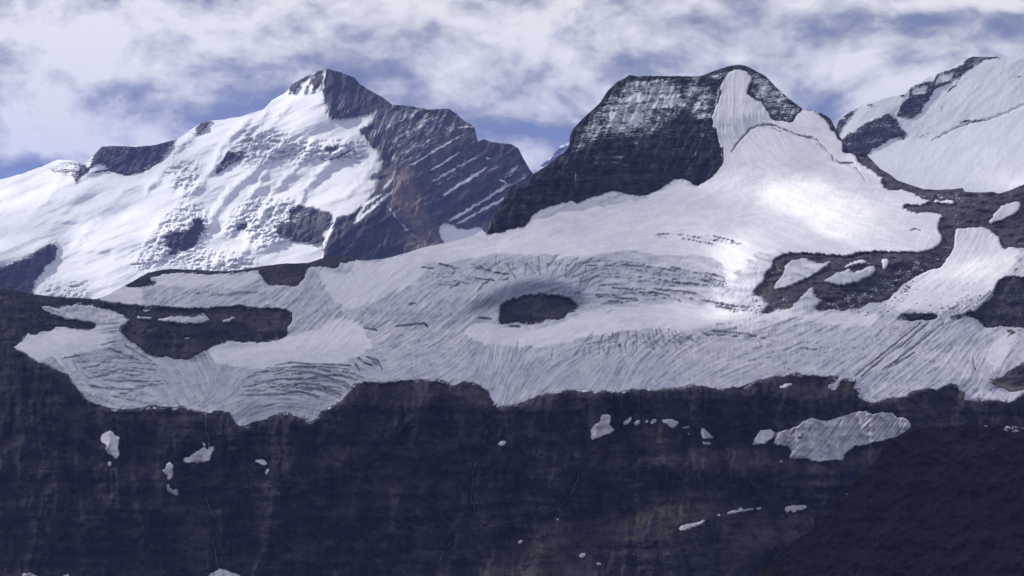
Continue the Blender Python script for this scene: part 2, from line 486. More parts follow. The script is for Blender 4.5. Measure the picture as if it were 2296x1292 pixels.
# ------------------------------------------------------------------ the far blue peak
f0 = Field(1120, 1420, 280, 560, 2, 3)
S0 = f0.zeros() + 55; A0 = 35 * perlin(f0.X / 60, f0.Y / 90, 4) - 10
L0 = solve(f0, S0, A0, (1240, 380, 36000.0), 2)
disp = 260 * fbm(f0.X, f0.Y + .3 * f0.X, 50, 16, 5, 11, .6)
L0 = L0 + np.log1p(-disp / 36000)
sn0 = np.clip(.48 + .5 * fbm(f0.X, f0.Y + .5 * f0.X, 60, 8, 4, 15), 0, 1)
mountain('mountain', f0, L0, [(1120, 470), (1150, 430), (1170, 402), (1190, 384), (1206, 379), (1222, 362), (1240, 350), (1252, 330), (1268, 322), (1284, 316), (1310, 300), (1350, 300), (1380, 330), (1420, 400)],
         560, 110, M_far, dict(snow=sn0, across=f0.Y + .4 * f0.X, along=f0.X, tone=f0.zeros() + 1), 4000, 1500,
         f0.zeros() + .8, 'pale blue hazy mountain farthest away in the gap between the two big peaks', seed=9, amp=3)

# ------------------------------------------------------------------ the snowy massif on the left
f1 = Field(-260, 1340, 130, 780, 2, 21, 5.5)
X, Y = f1.X, f1.Y
R1 = f1.mask(
 Z('1', '365,665 420,612 450,582 500,566 520,598 560,615 600,628 650,620 740,575 790,550 800,530 850,455 850,440 780,440 690,460 540,460 470,480 430,590 410,610'),
 Z('1', '330,605 350,590 385,568 420,588 415,612 365,665 350,640'),
 Z('1', '925,440 940,410 965,385 980,360 1020,365 985,410 950,445'),
 Z('1', '1035,635 1050,590 1080,545 1100,512 1140,516 1185,508 1195,525 1150,560 1100,590'),
 Z('1', '790,975 795,925 830,908 900,905 940,880 925,850 950,838 985,845 990,880 960,940 930,985 870,1000 810,1020 830,985'),
 Z('1', '1142,882 1160,860 1190,848 1197,870 1180,900 1145,905'),
 Z('1', '0,1080 100,1040 150,1030 160,1000 210,980 265,950 275,985 270,1040 220,1070 205,1100 160,1150 165,1230 -400,1330 -400,1120'),
 Z('2', '370,100 420,115 480,130 530,160 545,185 600,212 650,240 700,280 560,338 480,350 410,362 380,345 380,290 360,270 350,210 355,170 365,130'),
 Z('2', '356,142 318,152 286,176 258,244 302,232 352,184'), Z('2', '182,236 205,178 250,154 300,140 370,100 352,136 296,160 250,176 212,240'),
 Z('2', '640,300 685,270 760,270 850,290 960,290 1000,310 1050,350 1120,380 1130,440 1300,440 1360,560 1460,700 1460,760 1150,920 1110,880 1050,890 1000,885 950,850 920,870 910,920 945,960 945,1300 360,1300 355,985 360,950 420,835 480,822 540,790 565,770 590,720 620,680 640,640 600,642 568,655 590,625 640,605 645,560 630,510 590,495 560,450 520,410 630,378 612,350 620,320'),
 Z('2', '120,880 150,860 190,850 200,800 230,770 300,790 400,815 395,860 350,900 355,940 310,965 240,950 150,935'),
 Z('2', '360,510 380,495 440,488 435,505 400,520 370,522'))
base = blur(R1, .7)
sn1 = 1 - .45 * base - .55 * blur(R1, 6)
# part-snowed ground
def setv(fd, A, v, soft, *polys):
    k = blur(fd.mask(*polys), soft)
    return A * (1 - k) + v * k
tilt = Y + .58 * X
st1 = .5 + .5 * np.sin(tilt / 6.5 + 2.2 * fbm(X, Y, 70, 30, 3, 91))
k = blur(f1.mask(Z('2', '610,320 700,290 860,310 960,330 1030,400 1020,440 760,590 800,560 700,600 640,560 590,480 560,420')), 4)
sn1 = np.where(k > .01, sn1 * (1 - k) + k * (.30 + .14 * st1), sn1)
sn1 = setv(f1, sn1, .26, 4, Z('2', '360,250 540,220 640,250 560,335 470,345 390,350'))
sn1 = setv(f1, sn1, .22, 3, Z('2', '640,560 730,580 800,700 760,800 840,860 900,930 720,900 640,760 560,870 430,900 600,720'))
sn1 = setv(f1, sn1, .42, 2, Z('2', '680,630 725,615 720,660 690,700 640,725 600,740 540,800 510,850 560,850 520,840 610,740'))
sn1 = setv(f1, sn1, .30, 2, Z('2', '200,800 230,775 395,820 350,900 300,860 200,850'))
sn1 = setv(f1, sn1, .50, 2, Z('2', '200,850 245,812 250,830 220,880'))
sn1 = setv(f1, sn1, .25, 3, Z('1', '450,480 520,490 700,490 800,470 780,540 640,600 520,590'))
sn1 = setv(f1, sn1, .66, 3, Z('1', '230,580 300,560 370,565 400,600 340,660 250,650'))
sn1 = setv(f1, sn1, .78, 3, Z('1', '800,520 860,470 900,450 960,470 900,560 850,620 780,610'))
for a, b, wd, v in (('870,612', '1020,520', 2.6, .75), ('880,662', '1100,540', 3.4, .72), ('900,680', '1010,612', 2, .6), ('930,732', '1148,590', 4.4, .9),
                    ('800,640', '850,615', 2, .5), ('955,858', '1255,676', 4.2, .85), ('1000,866', '1228,742', 4, .8), ('1050,800', '1180,728', 2, .5), ('830,780', '905,742', 2.5, .5),
                    ('760,594', '1030,432', 2.4, .85), ('820,510', '960,430', 1.6, .5), ('1000,400', '1085,394', 2.5, .7), ('1140,545', '1160,550', 3, .8), ('1205,652', '1240,668', 3, .8),
                    ('350,215', '365,135', 3.2, .9), ('270,290', '300,190', 5, 1.), ('500,865', '690,705', 5, .95)):
    s = f1.stroke(Z('2', a + ' ' + b), wd, 2.5, int(wd * 100))
    sn1 = np.maximum(sn1, s * v)
for ln, v, wd in (('1:440,620 520,605 600,628 690,612 790,555', .0, 2), ('2:640,720 560,770 520,830 505,870', 1.0, 4), ('2:410,830 395,880 370,940 355,985', 1.0, 6),
                  ('2:705,600 690,650 640,700', .85, 3), ('2:320,545 370,560 420,545 500,505', .15, 1.5), ('2:650,760 720,850 760,900 840,960', .45, 4)):
    fr, p = ln.split(':'); s = f1.stroke(Z(fr, p), wd, 2, 5)
    sn1 = sn1 * (1 - s) + v * s if v < .3 else np.maximum(sn1, s * v)
warm1 = 1.5 * blur(f1.mask(Z('2', '745,925 800,900 945,955 930,1000 750,1010'), Z('2', '650,600 760,590 830,780 900,920 800,880 700,800 660,740')), 4) * (.5 + .8 * fbm(X, Y, 30, 12, 4, 92))
warm1 = np.clip(warm1, 0, 1)
kd = blur(f1.mask(Z('2', '760,590 1030,430 1100,400 1370,600 1360,720 1000,890 900,920 820,780')), 5)
st2 = (.5 + .5 * np.sin(tilt / 4.6 + 3.0 * fbm(X, Y, 90, 30, 3, 93))) ** 2
sn1 = np.maximum(sn1, kd * (.10 + .36 * st2 * np.clip(.4 + 1.6 * fbm(X, Y, 80, 36, 4, 94), 0, 1)))
sn1 = np.maximum(sn1, base * .16)
sn1 = np.maximum(sn1, base * .42 * sstep(.25, .6, fbm(X + .6 * Y, Y, 22, 60, 4, 95)))
# shape
S1 = f1.zeros() + 33; A1 = f1.zeros() - 12
def setn(fd, S, A, s, a, soft, *polys):
    k = blur(fd.mask(*polys), soft)
    return S * (1 - k) + s * k, A * (1 - k) + a * k
S1, A1 = setn(f1, S1, A1, 30, -28, 10, Z('0', '-260,400 130,370 330,380 380,480 330,640 200,680 -260,680'))
S1, A1 = setn(f1, S1, A1, 62, 20, 2, Z('1', '430,590 460,545 490,480 850,440 790,550 600,628'))
S1, A1 = setn(f1, S1, A1, 50, 42, 3, Z('2', '355,110 520,150 700,270 560,340 410,362 360,260'))
S1, A1 = setn(f1, S1, A1, 48, -34, 3, Z('2', '190,200 370,110 350,250 220,320 90,330'))
S1, A1 = setn(f1, S1, A1, 46, 38, 3, Z('2', '630,300 960,290 1100,400 1030,430 760,590 650,600 630,500 560,430'))
S1, A1 = setn(f1, S1, A1, 66, 46, 3, Z('2', '760,590 1030,430 1100,400 1370,600 1360,720 1000,890 900,920 820,780'))
S1, A1 = setn(f1, S1, A1, 44, -22, 3, Z('2', '650,600 720,600 690,700 640,760 560,880 480,960 360,980 420,830 560,770'))
S1, A1 = setn(f1, S1, A1, 36, 20, 3, Z('2', '720,610 760,690 800,800 900,920 945,960 750,960 740,900 650,770 690,700'))
S1, A1 = setn(f1, S1, A1, 66, 12, 2, Z('2', '560,870 650,770 740,900 750,1000 600,1040 360,1040 360,960'))
S1, A1 = setn(f1, S1, A1, 26, 10, 3, Z('2', '745,925 945,955 930,1000 750,1010'))
S1, A1 = setn(f1, S1, A1, 62, 30, 2, Z('1', '790,975 795,925 900,905 930,840 990,850 960,940 930,985 810,1020'), Z('1', '1142,882 1190,848 1197,870 1145,905'),
              Z('1', '1035,635 1080,545 1100,512 1195,515 1150,560'), Z('2', '120,880 350,940 310,965 150,935'))
S1, A1 = setn(f1, S1, A1, 56, 28, 2, Z('1', '-400,1100 100,1040 160,1000 265,950 270,1040 160,1150 165,1230 -400,1330'))
S1, A1 = setn(f1, S1, A1, 46, -30, 4, Z('1', '760,620 830,490 900,440 1010,375 1200,340 1260,330 1180,420 1090,510 1030,640 900,620'))
# ice cliffs: narrow steep risers
for q, wd in (('1:600,712 700,700 800,668', 3), ('1:830,690 880,670 920,640', 3), ('1:770,625 850,600 900,560', 3), ('1:1160,430 1230,400 1300,425 1378,440', 5), ('1:1190,662 1270,640 1340,652 1390,640', 5), ('1:1240,705 1340,690 1390,670', 4), ('1:880,742 960,690 1080,700 1150,680', 4),
              ('1:1080,940 1130,860 1200,790 1300,740', 5), ('1:300,815 400,820', 3), ('1:420,1000 540,1005', 4), ('1:260,860 370,855', 2.5), ('1:330,778 380,770', 2.5), ('2:0,562 60,540 150,520 240,510', 6), ('2:240,520 330,552 400,542 480,510 550,500', 5), ('2:130,420 180,450 250,440 300,420 400,390 470,370', 5),
              ('2:60,655 200,642 330,630 450,590', 4), ('2:30,702 150,690 220,692', 5), ('2:210,760 260,690 330,650', 4), ('2:0,500 100,505 200,480', 5), ('1:940,960 1000,900 1010,820', 4), ('1:700,1000 760,900 830,810', 4), ('2:370,330 440,350 540,350', 3), ('1:420,640 520,600 600,632 700,610', 3)):
    fr, p = q.split(':'); k = blur(f1.stroke(Z(fr, p), wd * 1.3, 4, 3), .8)
    S1 = S1 * (1 - k) + 76 * k; A1 = A1 * (1 - k) + 25 * k
# bright steps and dark risers across the snow face
u = (X * .93 - Y * .37); v = (Y * .93 + X * .37)
n = fbm(u, v, 150, 26, 4, 31, .55)
S1 = S1 + (1 - base) * 26 * n; A1 = A1 + (1 - base) * (22 * fbm(X, Y, 90, 50, 4, 33, .55))
S1 = S1 + base * 14 * fbm(X, Y + .58 * X, 90, 16, 4, 34); A1 = A1 + base * 28 * fbm(X, Y, 36, 90, 4, 35, .6)
for p in ('1:1150,420 1230,400 1378,460 1378,520 1220,550 1130,470', '2:0,400 130,450 260,440 300,480 480,470 560,540 420,560 330,520 180,530 0,560', '1:880,745 960,690 1090,700 1200,720 1240,750 1000,760 900,790',
          '2:330,545 560,500 560,520 420,552'):
    fr, q = p.split(':'); S1, A1 = setn(f1, S1, A1, 60, 5, 2.5, Z(fr, q))
L1 = solve(f1, np.clip(S1, 12, 76), A1, (735, 300, 14500.0), 1.5)
ser = blur(f1.mask(Z('1', '700,960 760,890 830,800 900,760 980,770 1010,850 1000,920 950,1000 860,1060 780,1050 700,1010'), Z('1', '1080,960 1120,820 1210,730 1378,780 1378,960 1250,980 1160,900'),
              Z('1', '1150,400 1378,440 1378,560 1180,600'), Z('1', '880,1040 1000,990 1160,1000 1250,1060 1200,1110 950,1110'), Z('2', '0,420 300,470 560,460 560,560 330,560 0,570'), Z('2', '0,760 180,740 230,800 140,900 0,960'),
              Z('1', '820,560 960,560 960,700 880,720 800,660'), Z('1', '200,1130 420,1130 420,1250 200,1250'), Z('1', '640,1010 780,1020 760,1080 640,1080'), Z('2', '330,470 480,480 480,540 340,540')), 5)
block = fbm(X + .5 * Y, Y, 26, 12, 5, 41, .72, ridge=True)
disp = ser * 85 * block * (1 - base)
disp += (1 - base) * (26 * fbm(u, v, 120, 24, 3, 43) + 5 * fbm(u, v, 26, 9, 3, 44))
cr1 = lic(f1, f1.zeros() + .18, perlin(X / 5, Y / 5, 47).astype(np.float32), 10, 1.2)
disp -= (1 - base) * 16 * sstep(1.1, 1.9, cr1) * sstep(.1, .35, fbm(X, Y, 130, 70, 2, 49))
tt = tilt
disp += base * (55 * fbm(X + .3 * Y, Y, 30, 110, 4, 51, .6, ridge=True) + 26 * perlin(tt / 17, (X - .5 * Y) / 160, 53) + 14 * fbm(tt, X, 7, 60, 3, 54) + 8 * fbm(X, Y, 8, 8, 3, 55))
for q, wd, hh_ in (('1:1215,350 1130,430 1060,510 1025,600 960,680', 5, 70), ('1:1290,320 1200,430 1110,500 1060,600', 4, 50), ('1:1378,470 1240,600 1120,700 1030,820 1000,940', 6, 80), ('2:190,300 110,380 0,470', 4, 50), ('2:600,360 470,470 360,590 260,720 210,830', 5, 70),
                   ('2:630,520 560,640 440,760', 4, 45), ('1:940,420 860,500 790,600 700,720', 5, 60), ('1:600,700 500,800 420,900 340,1000', 5, 30), ('1:300,640 220,760 120,860', 5, 30), ('1:1300,760 1230,880 1180,1000 1100,1080', 5, 60), ('2:100,580 40,680 0,760', 4, 50), ('2:330,430 260,560 160,660 80,760', 4, 60)):
    fr_, p_ = q.split(':')
    disp += hh_ * .5 * blur(f1.stroke(Z(fr_, p_), wd * 1.6, 7, int(hh_)), 1.4) * (1 - base)
L1 = L1 + np.log1p(-disp / 14500)
T1 = (1 + .55 * np.clip(fbm(X, Y, 190, 60, 3, 161), -1, .2)) * lit_map(f1, .95, [(60, 500, 150, 40, .55, 15), (300, 395, 160, 20, .55, 10), (250, 450, 90, 20, .6, 20), (560, 330, 60, 60, .45, 30), (900, 330, 130, 110, .30), (1100, 430, 130, 140, .12),
                       (60, 640, 120, 70, .18), (700, 570, 110, 30, .7), (420, 350, 60, 50, .55), (300, 345, 120, 36, .4), (880, 500, 90, 90, .8), (950, 530, 50, 22, 1.), (780, 190, 80, 50, .5)])
crest1 = [(-260, 470), (-100, 430), (0, 403), (50, 390), (95, 373), (130, 358), (160, 360), (190, 368), (212, 347), (228, 329), (262, 327), (300, 330), (350, 325), (388, 315), (402, 310), (430, 290), (455, 273),
          (500, 268), (540, 262), (592, 245), (610, 225), (643, 206), (655, 188), (690, 170), (715, 159), (735, 154), (762, 162), (795, 174), (806, 188), (832, 204), (860, 220), (880, 235), (920, 238), (960, 246), (990, 244),
          (1006, 244), (1024, 256), (1042, 272), (1064, 284), (1071, 318), (1084, 312), (1100, 318), (1148, 324), (1162, 333), (1172, 352), (1184, 374), (1196, 392), (1215, 430), (1250, 500), (1340, 640)]
mountain('mountain', f1, L1, crest1, 780, 295, M_far, dict(snow=sn1, across=f1.zeros() + Y + .58 * X * sstep(680, 900, X), along=X - .4 * Y, tone=f1.zeros() + 1.0, warmth=warm1), 2600, 1400, T1,
         'snow covered pyramid peak with bright icefalls and a dark striped rock buttress', seed=23, amp=2.2, sides=(480, 0))

# ------------------------------------------------------------------ the snow mountain at the right edge
f2 = Field(1780, 2480, 110, 560, 2, 61, 4.5)
X, Y = f2.X, f2.Y
R2 = f2.mask(Z('4', '540,590 575,540 600,510 640,490 700,450 770,425 810,405 850,430 870,470 910,510 890,540 840,530 770,570 710,610 680,640 600,640 540,620'),
             Z('4', '850,410 880,360 915,320 925,262 990,245 1040,240 1060,195 1150,175 1190,155 1250,95 1400,95 1390,120 1310,125 1260,150 1190,200 1150,235 1050,280 1030,320 990,370 985,400 930,430 900,420'),
             Z('4', '525,480 560,435 600,400 660,372 612,420 590,455 555,500 560,540'), Z('4', '850,300 870,300 905,302 880,318'), Z('4', '695,352 730,350 735,366 700,368'))
R2 = f2.cut(R2, Z('4', '940,272 1020,255 1000,300 930,305'), Z('4', '1060,230 1075,205 1150,192 1140,225 1050,255'))
b2 = blur(R2, .7); sn2 = 1 - .5 * b2 - .5 * blur(R2, 6)
sn2 = np.where(b2 > .3, np.maximum(sn2, .30), sn2)
for p, wd in (('1115,300 1130,280 1170,240 1190,200', 1.6), ('1075,400 1090,370 1100,340', 1.4), ('1030,545 1110,505 1180,470 1260,445 1340,430 1420,400 1513,360', 1.5), ('1170,450 1260,440 1300,430', 2.6), ('1450,212 1513,208', 1.2)):
    s = f2.stroke(Z('4', p), wd, 3, 7); sn2 = sn2 * (1 - .9 * s) + .22 * s
sn2 = setv(f2, sn2, .74, 2, Z('4', '920,470 1000,440 1080,480 1000,540 920,530'))
S2 = f2.zeros() + 27; A2 = f2.zeros() - 6
S2, A2 = setn(f2, S2, A2, 42, -22, 5, Z('4', '900,430 1000,360 1190,200 1400,120 1700,110 1700,330 1513,360 1340,430 1180,470 1030,545 930,560 900,500'))
S2, A2 = setn(f2, S2, A2, 52, -40, 3, Z('4', '540,500 600,400 860,300 920,300 850,420 700,450 580,540'))
S2, A2 = setn(f2, S2, A2, 58, 20, 2, Z('4', '575,540 810,405 910,510 710,610 600,610'))
S2, A2 = setn(f2, S2, A2, 56, 8, 2, Z('4', '850,410 920,300 1060,205 1190,165 1250,120 1150,235 1030,320 985,400'))
S2 += 6 * fbm(X, Y, 120, 60, 3, 63); A2 += (1 - b2) * 16 * fbm(X, Y, 60, 80, 4, 64, .55) + b2 * 20 * fbm(X, Y, 22, 40, 4, 65, .6)
L2 = solve(f2, np.clip(S2, 14, 70), A2, (2200, 400, 10500.0), 2)
disp = b2 * (22 * fbm(X, Y, 16, 30, 4, 66, .62, ridge=True) + 8 * fbm(X, Y, 9, 5, 3, 67)) + (1 - b2) * (9 * fbm(X + Y, Y - X, 30, 90, 4, 68) + 2.5 * fbm(X, Y, 10, 10, 3, 69))
s = f2.stroke(Z('4', '1030,545 1110,505 1180,470 1260,445 1340,430 1420,400 1513,360 1600,330'), 3, 3, 7)
disp -= 14 * s
L2 = L2 + np.log1p(-disp / 10500)
T2 = lit_map(f2, .42, [(2280, 402, 75, 14, 1.3), (2160, 393, 40, 8, .8), (2150, 330, 200, 40, .50), (1950, 260, 80, 40, .40), (2200, 200, 120, 60, .46)])
crest2 = [(1780, 420), (1850, 330), (1872, 295), (1882, 268), (1905, 251), (1935, 235), (1955, 232), (1985, 219), (2010, 214), (2030, 212), (2040, 192), (2060, 188), (2082, 172), (2100, 166), (2128, 156), (2145, 145), (2165, 133), (2182, 127),
          (2215, 128), (2242, 127), (2258, 131), (2296, 130), (2400, 126), (2480, 140)]
mountain('mountain', f2, L2, crest2, 560, 225, M_peak, dict(snow=sn2, across=Y + .3 * X, along=X, tone=f2.zeros() + 1.05), 1600, 900, T2,
         'smooth white snow mountain with a broken rock ridge beyond the right hand pass', seed=25, amp=1.8, sides=(0, 480))

# ------------------------------------------------------------------ the near massif: cliffs, glacier bowl and double summit
f3 = Field(-280, 2576, 100, 1420, 2, 71, 4.6)
X, Y = f3.X, f3.Y
crest3 = [(-280, 610), (-100, 628), (0, 643), (60, 657), (110, 664), (165, 667), (215, 671), (240, 662), (270, 645), (300, 630), (332, 611), (380, 603), (440, 605), (500, 609), (548, 604), (600, 595), (640, 591), (690, 590), (720, 580),
          (752, 574), (790, 576), (806, 585), (860, 581), (905, 569), (950, 555), (1000, 545), (1050, 533), (1094, 522), (1100, 500), (1108, 486), (1126, 458), (1140, 428), (1150, 414), (1160, 413), (1172, 424), (1186, 402), (1196, 391), (1228, 370), (1262, 344),
          (1277, 328), (1278, 304), (1284, 290), (1305, 268), (1345, 231), (1362, 205), (1385, 182), (1400, 176), (1412, 168), (1430, 172), (1450, 170), (1500, 171), (1545, 171), (1572, 171), (1604, 158), (1636, 148), (1656, 145), (1676, 149), (1700, 162), (1718, 172),
          (1740, 196), (1770, 222), (1800, 245), (1815, 250), (1830, 249), (1850, 258), (1862, 266), (1872, 286), (1882, 306), (1896, 326), (1905, 342), (1925, 343), (1940, 344), (1952, 356), (1975, 380), (1997, 392), (2012, 405), (2040, 414), (2070, 424),
          (2100, 426), (2140, 424), (2158, 421), (2163, 430), (2200, 432), (2225, 430), (2240, 434), (2262, 428), (2280, 420), (2300, 412), (2400, 380), (2576, 340)]
edge = ([(-280, 760), (-120, 772)] + Z('5', '0,600 60,604 110,622 220,690 300,722 400,770 470,812 510,870 550,930 600,980 680,1015 760,1035 850,1052 880,1042 970,1030 1050,1020 1160,1028 1250,1030 1380,1052 1440,1078 1485,1052 1535,1052 1590,1080 1620,1130 1650,1166 1720,1152 1780,1117 1805,1132 1850,1110 1900,1078 1950,1066 2060,1078 2100,1100 2112,1132 2145,1132')
        + Z('6', '60,1140 120,1140 148,1180 190,1194 235,1160 255,1115 330,1072 400,1030 425,988 485,932 560,922 700,922 850,905 950,898 1090,900 1130,920 1152,948 1180,936 1220,915 1300,922 1350,950 1400,990 1430,1050 1455,1092 1530,1082 1620,1066 1700,1030 1800,990 1900,975 2000,968')
        + Z('7', '-10,1140 100,1130 250,1125 380,1140 470,1157 540,1150 700,1120 850,1128 1000,1115 1100,1095 1180,1090 1260,1105 1370,1125 1480,1118 1560,1090 1620,1060 1700,1040 1850,1008 1970,998 1990,1022 2100,1024')
        + Z('8', '560,1050 800,1050 750,1090 690,1110 700,1140 765,1150 780,1110 822,1060 870,1060 930,1055 880,1115 870,1132 942,1152 900,1205 1000,1225 1085,1224 1200,1200 1275,1188 1302,1160 1400,1145 1500,1152 1560,1112 1620,1110 1650,1150 1705,1160 1678,1215 1800,1220 1900,1214 2055,1224 2070,1190 2200,1150')
        + [(2400, 880), (2576, 900)])
BODY = edge + [(2576, 90), (-280, 90)]
H_left = [(-280, 560), (-100, 628)] + Z('5', '0,180 110,215 220,235 400,262 560,270 680,282 760,306 900,322 1120,335 1400,345 1560,335 1640,328 1750,345 1900,350 1970,352 2010,375 2016,410 1995,470 1962,495 2002,510 1960,540 1900,568 1800,578 1700,580 1600,570 1540,580 1470,605 1420,635 1340,668 1290,700 1200,690 1150,670 1060,692 1040,665 980,622 930,590 880,555 840,520 822,480 850,460 882,450 885,425 860,400 800,370 740,355 700,345 620,320 520,318 500,328 430,335 410,350 330,330 262,320 300,352 350,385 430,410 520,425 650,440 662,458 640,480 590,497 520,485 470,478 430,465 380,480 350,497 290,500 240,525 205,522 192,502 180,532 150,570 108,602 60,603 0,598') + [(-120, 770), (-280, 756)]
H_in = [Z('5', '930,402 1000,400 1055,403 1050,418 960,418'), Z('5', '1100,422 1160,405 1220,402 1290,400 1318,412 1310,435 1270,450 1180,440 1110,432'), Z('5', '1325,450 1330,410 1370,398 1420,402 1446,420 1400,440 1370,455'), Z('5', '1528,450 1545,425 1600,405 1628,412 1600,430 1560,440'),
        Z('5', '950,356 1000,352 1075,366 1010,366'), Z('5', '1880,505 1895,495 1912,508 1895,518'), Z('5', '1548,562 1558,548 1572,560 1562,575'), Z('5', '1240,562 1280,552 1300,538 1330,548 1290,560')]
H_band = Z('5', '690,275 800,215 880,165 950,110 1010,85 1100,60 1350,50 1500,70 1650,60 2000,10 2153,0') + Z('6', '160,60 300,30 500,30 508,70 430,90 360,98 388,125 340,132 240,122 160,118') + Z('5', '2120,72 2105,130 2060,182 2000,190 1850,188 1820,145 1772,98 1800,84 1880,64 1700,92 1600,100 1450,110 1350,107 1220,100 1100,113 1045,130 1040,160 1100,165 1112,180 1050,182 960,200 910,200 860,190 820,210 725,265')
H_eye = Z('6', '1480,392 1500,370 1560,345 1640,320 1750,310 1870,315 1950,335 2000,370 2037,400 1990,430 1940,440 1942,468 1880,480 1845,492 1790,478 1770,510 1700,515 1600,510 1520,517 1470,507')
H_mor = (Z('8', '158,432 170,410 230,370 240,310 290,270 310,200 370,170 420,157 560,157 700,168 820,178 900,158 1000,148 1100,142 1150,155 1250,148 1380,145 1440,130 1500,95 1530,50 1505,10')
         + Z('4', '1065,990 1070,960 1095,930 1040,915 930,915 880,885 910,873 970,880 1020,865 1090,868 1130,872 1150,860 1000,850 940,815 880,800 800,795 770,765 782,740 742,712 700,680 655,655 652,620 668,585 760,600 850,700 1000,760 1200,760 1400,760 1560,720')
         + [(2576, 300), (2576, 600)] + Z('4', '1560,1110 1440,1092 1410,1110 1380,1040 1330,1000 1280,990 1160,1000 1155,1060')
         + Z('8', '1600,150 1560,200 1510,265 1400,290 1300,350 1230,390 1190,440 1130,500 1080,510 1000,515 930,560 880,580 850,560 810,575 720,562 640,578 600,560 620,530 650,500 656,490 610,480 590,430 602,408 575,403 540,435 490,490 450,530 430,555 380,570 350,550 300,580 230,600 208,590 260,540 290,520 250,510 200,470 160,450'))
H_mor_in = [Z('8', '330,390 400,300 410,250 450,215 540,208 600,240 700,225 650,260 580,310 480,360 400,390'), Z('8', '820,256 870,222 960,206 980,222 900,246'), Z('8', '700,356 780,305 870,292 950,282 965,262 1020,255 1022,285 1000,310 930,352 830,378'),
            Z('8', '1088,206 1130,195 1140,215 1120,250 1100,278'), Z('8', '765,302 840,276 880,268 840,290'), Z('8', '720,470 745,460 760,466 730,478'), Z('4', '1340,962 1400,882 1490,865 1470,912 1400,950'), Z('4', '1078,862 1120,850 1145,856 1150,870 1100,870')]
H_lens = Z('8', '1195,632 1230,600 1330,595 1450,592 1512,610 1460,635 1300,648 1220,642')
H_right = Z('8', '1550,634 1600,612 1700,590 1770,570 1830,520 1890,460 1900,410 1950,350 2000,325 2119,330') + [(2576, 600), (2576, 760)] + Z('8', '2119,695 2000,690 1950,680 1890,702 1820,680 1780,640 1720,612 1620,638')
H_rlow = Z('8', '1862,1082 1960,1060 2000,1020 2119,950') + [(2576, 790), (2576, 860), (2400, 885)] + Z('8', '2119,1142 2040,1160 1980,1148 1950,1120 1890,1100')
H_sliver = Z('8', '1745,1218 1800,1185 1880,1140 1942,1112 1935,1124 1850,1170 1770,1218')
H_peak = (Z('3', '20,925 50,850 60,800 100,700 140,640 160,600 200,690 240,620 320,560 400,490 415,440 480,340 600,220 720,100 1000,140 1060,140 1150,195 1152,250 1135,300 1112,340 1118,400 1132,410 1142,470 1166,520 1165,572 1120,632 1080,662 1036,692 1000,660 965,645 930,652 900,672 860,700 800,726 760,732 680,715 610,710 560,732 500,747 462,770 430,752 350,777 280,797 240,832 210,882 170,886 100,905'))
H_dome = Z('3', '1045,150 1130,90 1300,80 1500,180') + Z('4', '200,180 300,300 372,385 345,400 320,442 290,446 215,440 172,372 160,345 110,322 84,306 74,294 92,264 106,222 84,188 40,174 0,184 -30,206 -44,236') + Z('3', '1150,195 1110,162')
H_pass = Z('4', '395,385 450,390 530,430 590,560 690,590 690,625 655,620 655,655 640,612 578,610 572,560 540,515 510,480 495,440 440,405')
H_cliffpatch = []
ice = f3.mask(BODY)
ice = f3.cut(ice, H_left, H_band, H_eye, H_mor, H_lens, H_right, H_rlow, H_sliver, H_peak, H_dome, H_pass)
def swell(p, k=1.2):
    a = np.array(p); c0 = a.mean(0); return [tuple(x) for x in c0 + (a - c0) * k]
ice = np.maximum(ice, f3.mask(*[swell(p, 1.12) for p in H_in], *[swell(p) for p in H_mor_in]))
# the little ridge of rock showing at the col and the crags right of the pass
ice_soft = blur(ice, 1.5)
iceS = blur((ice_soft + (.30 * fbm(X, Y, 13, 7, 4, 151, .75) + .16 * np.where(perlin(X / 9, Y / 3.2, 152) > 0, 1, -1) * perlin(X / 5, Y / 4, 153)) * 5 * ice_soft * (1 - ice_soft) > .5).astype(float), .6)
margin = 4 * ice_soft * (1 - ice_soft)
rockS = 1 - iceS

# steepness and aspect
S3 = f3.zeros() + 66; A3 = f3.zeros() + 0
body = blur(f3.mask(BODY), 4)
S3 = S3 * (1 - body) + 24 * body
def n3(s, a, soft, *p):
    global S3, A3
    S3, A3 = setn(f3, S3, A3, s, a, soft, *p)
n3(40, 10, 14, [(980, 1292), (1200, 1170), (1290, 1130), (1600, 1150), (1850, 1130), (1700, 1300), (1650, 1420), (900, 1420)])
n3(44, 0, 8, [(1250, 950), (1560, 930), (1700, 960), (1900, 1000), (2050, 940), (2000, 1010), (1900, 1080), (1600, 1060), (1300, 1010)])
n3(42, 6, 8, [(180, 1000), (460, 1040), (420, 1130), (280, 1150), (60, 1080)])
n3(20, -10, 12, [(1300, 500), (1600, 430), (2050, 430), (2120, 560), (1750, 560), (1640, 700), (1000, 640), (800, 590)])
n3(30, -12, 12, [(1600, 420), (1650, 300), (1780, 290), (1860, 330), (1900, 400), (1990, 430), (1700, 470), (1400, 500), (1150, 520), (1400, 430)])
n3(50, -6, 3, H_peak)
n3(68, 4, 3, Z('3', '560,480 760,450 860,420 960,330 1060,420 1140,420 1166,560 1036,692 860,700 760,732 430,752 240,830 100,900 200,700'))
n3(52, 30, 3, Z('3', '640,200 780,260 900,300 1000,310 860,390 740,460 560,460 560,330')) 
n3(46, -38, 5, Z('3', '480,380 640,200 600,420 430,560 300,640 430,490'))
n3(50, -30, 4, Z('3', '1000,140 1150,200 1130,310 1060,400 960,330'))
n3(44, -4, 4, Z('3', '1150,200 1300,240 1400,380 1280,420 1170,560 1120,400'))
n3(42, -26, 3, Z('3', '1060,155 1240,98 1300,155 1220,222 1150,200'))
n3(52, 38, 3, Z('4', '60,150 200,230 370,385 300,445 215,440 100,300 100,210'))
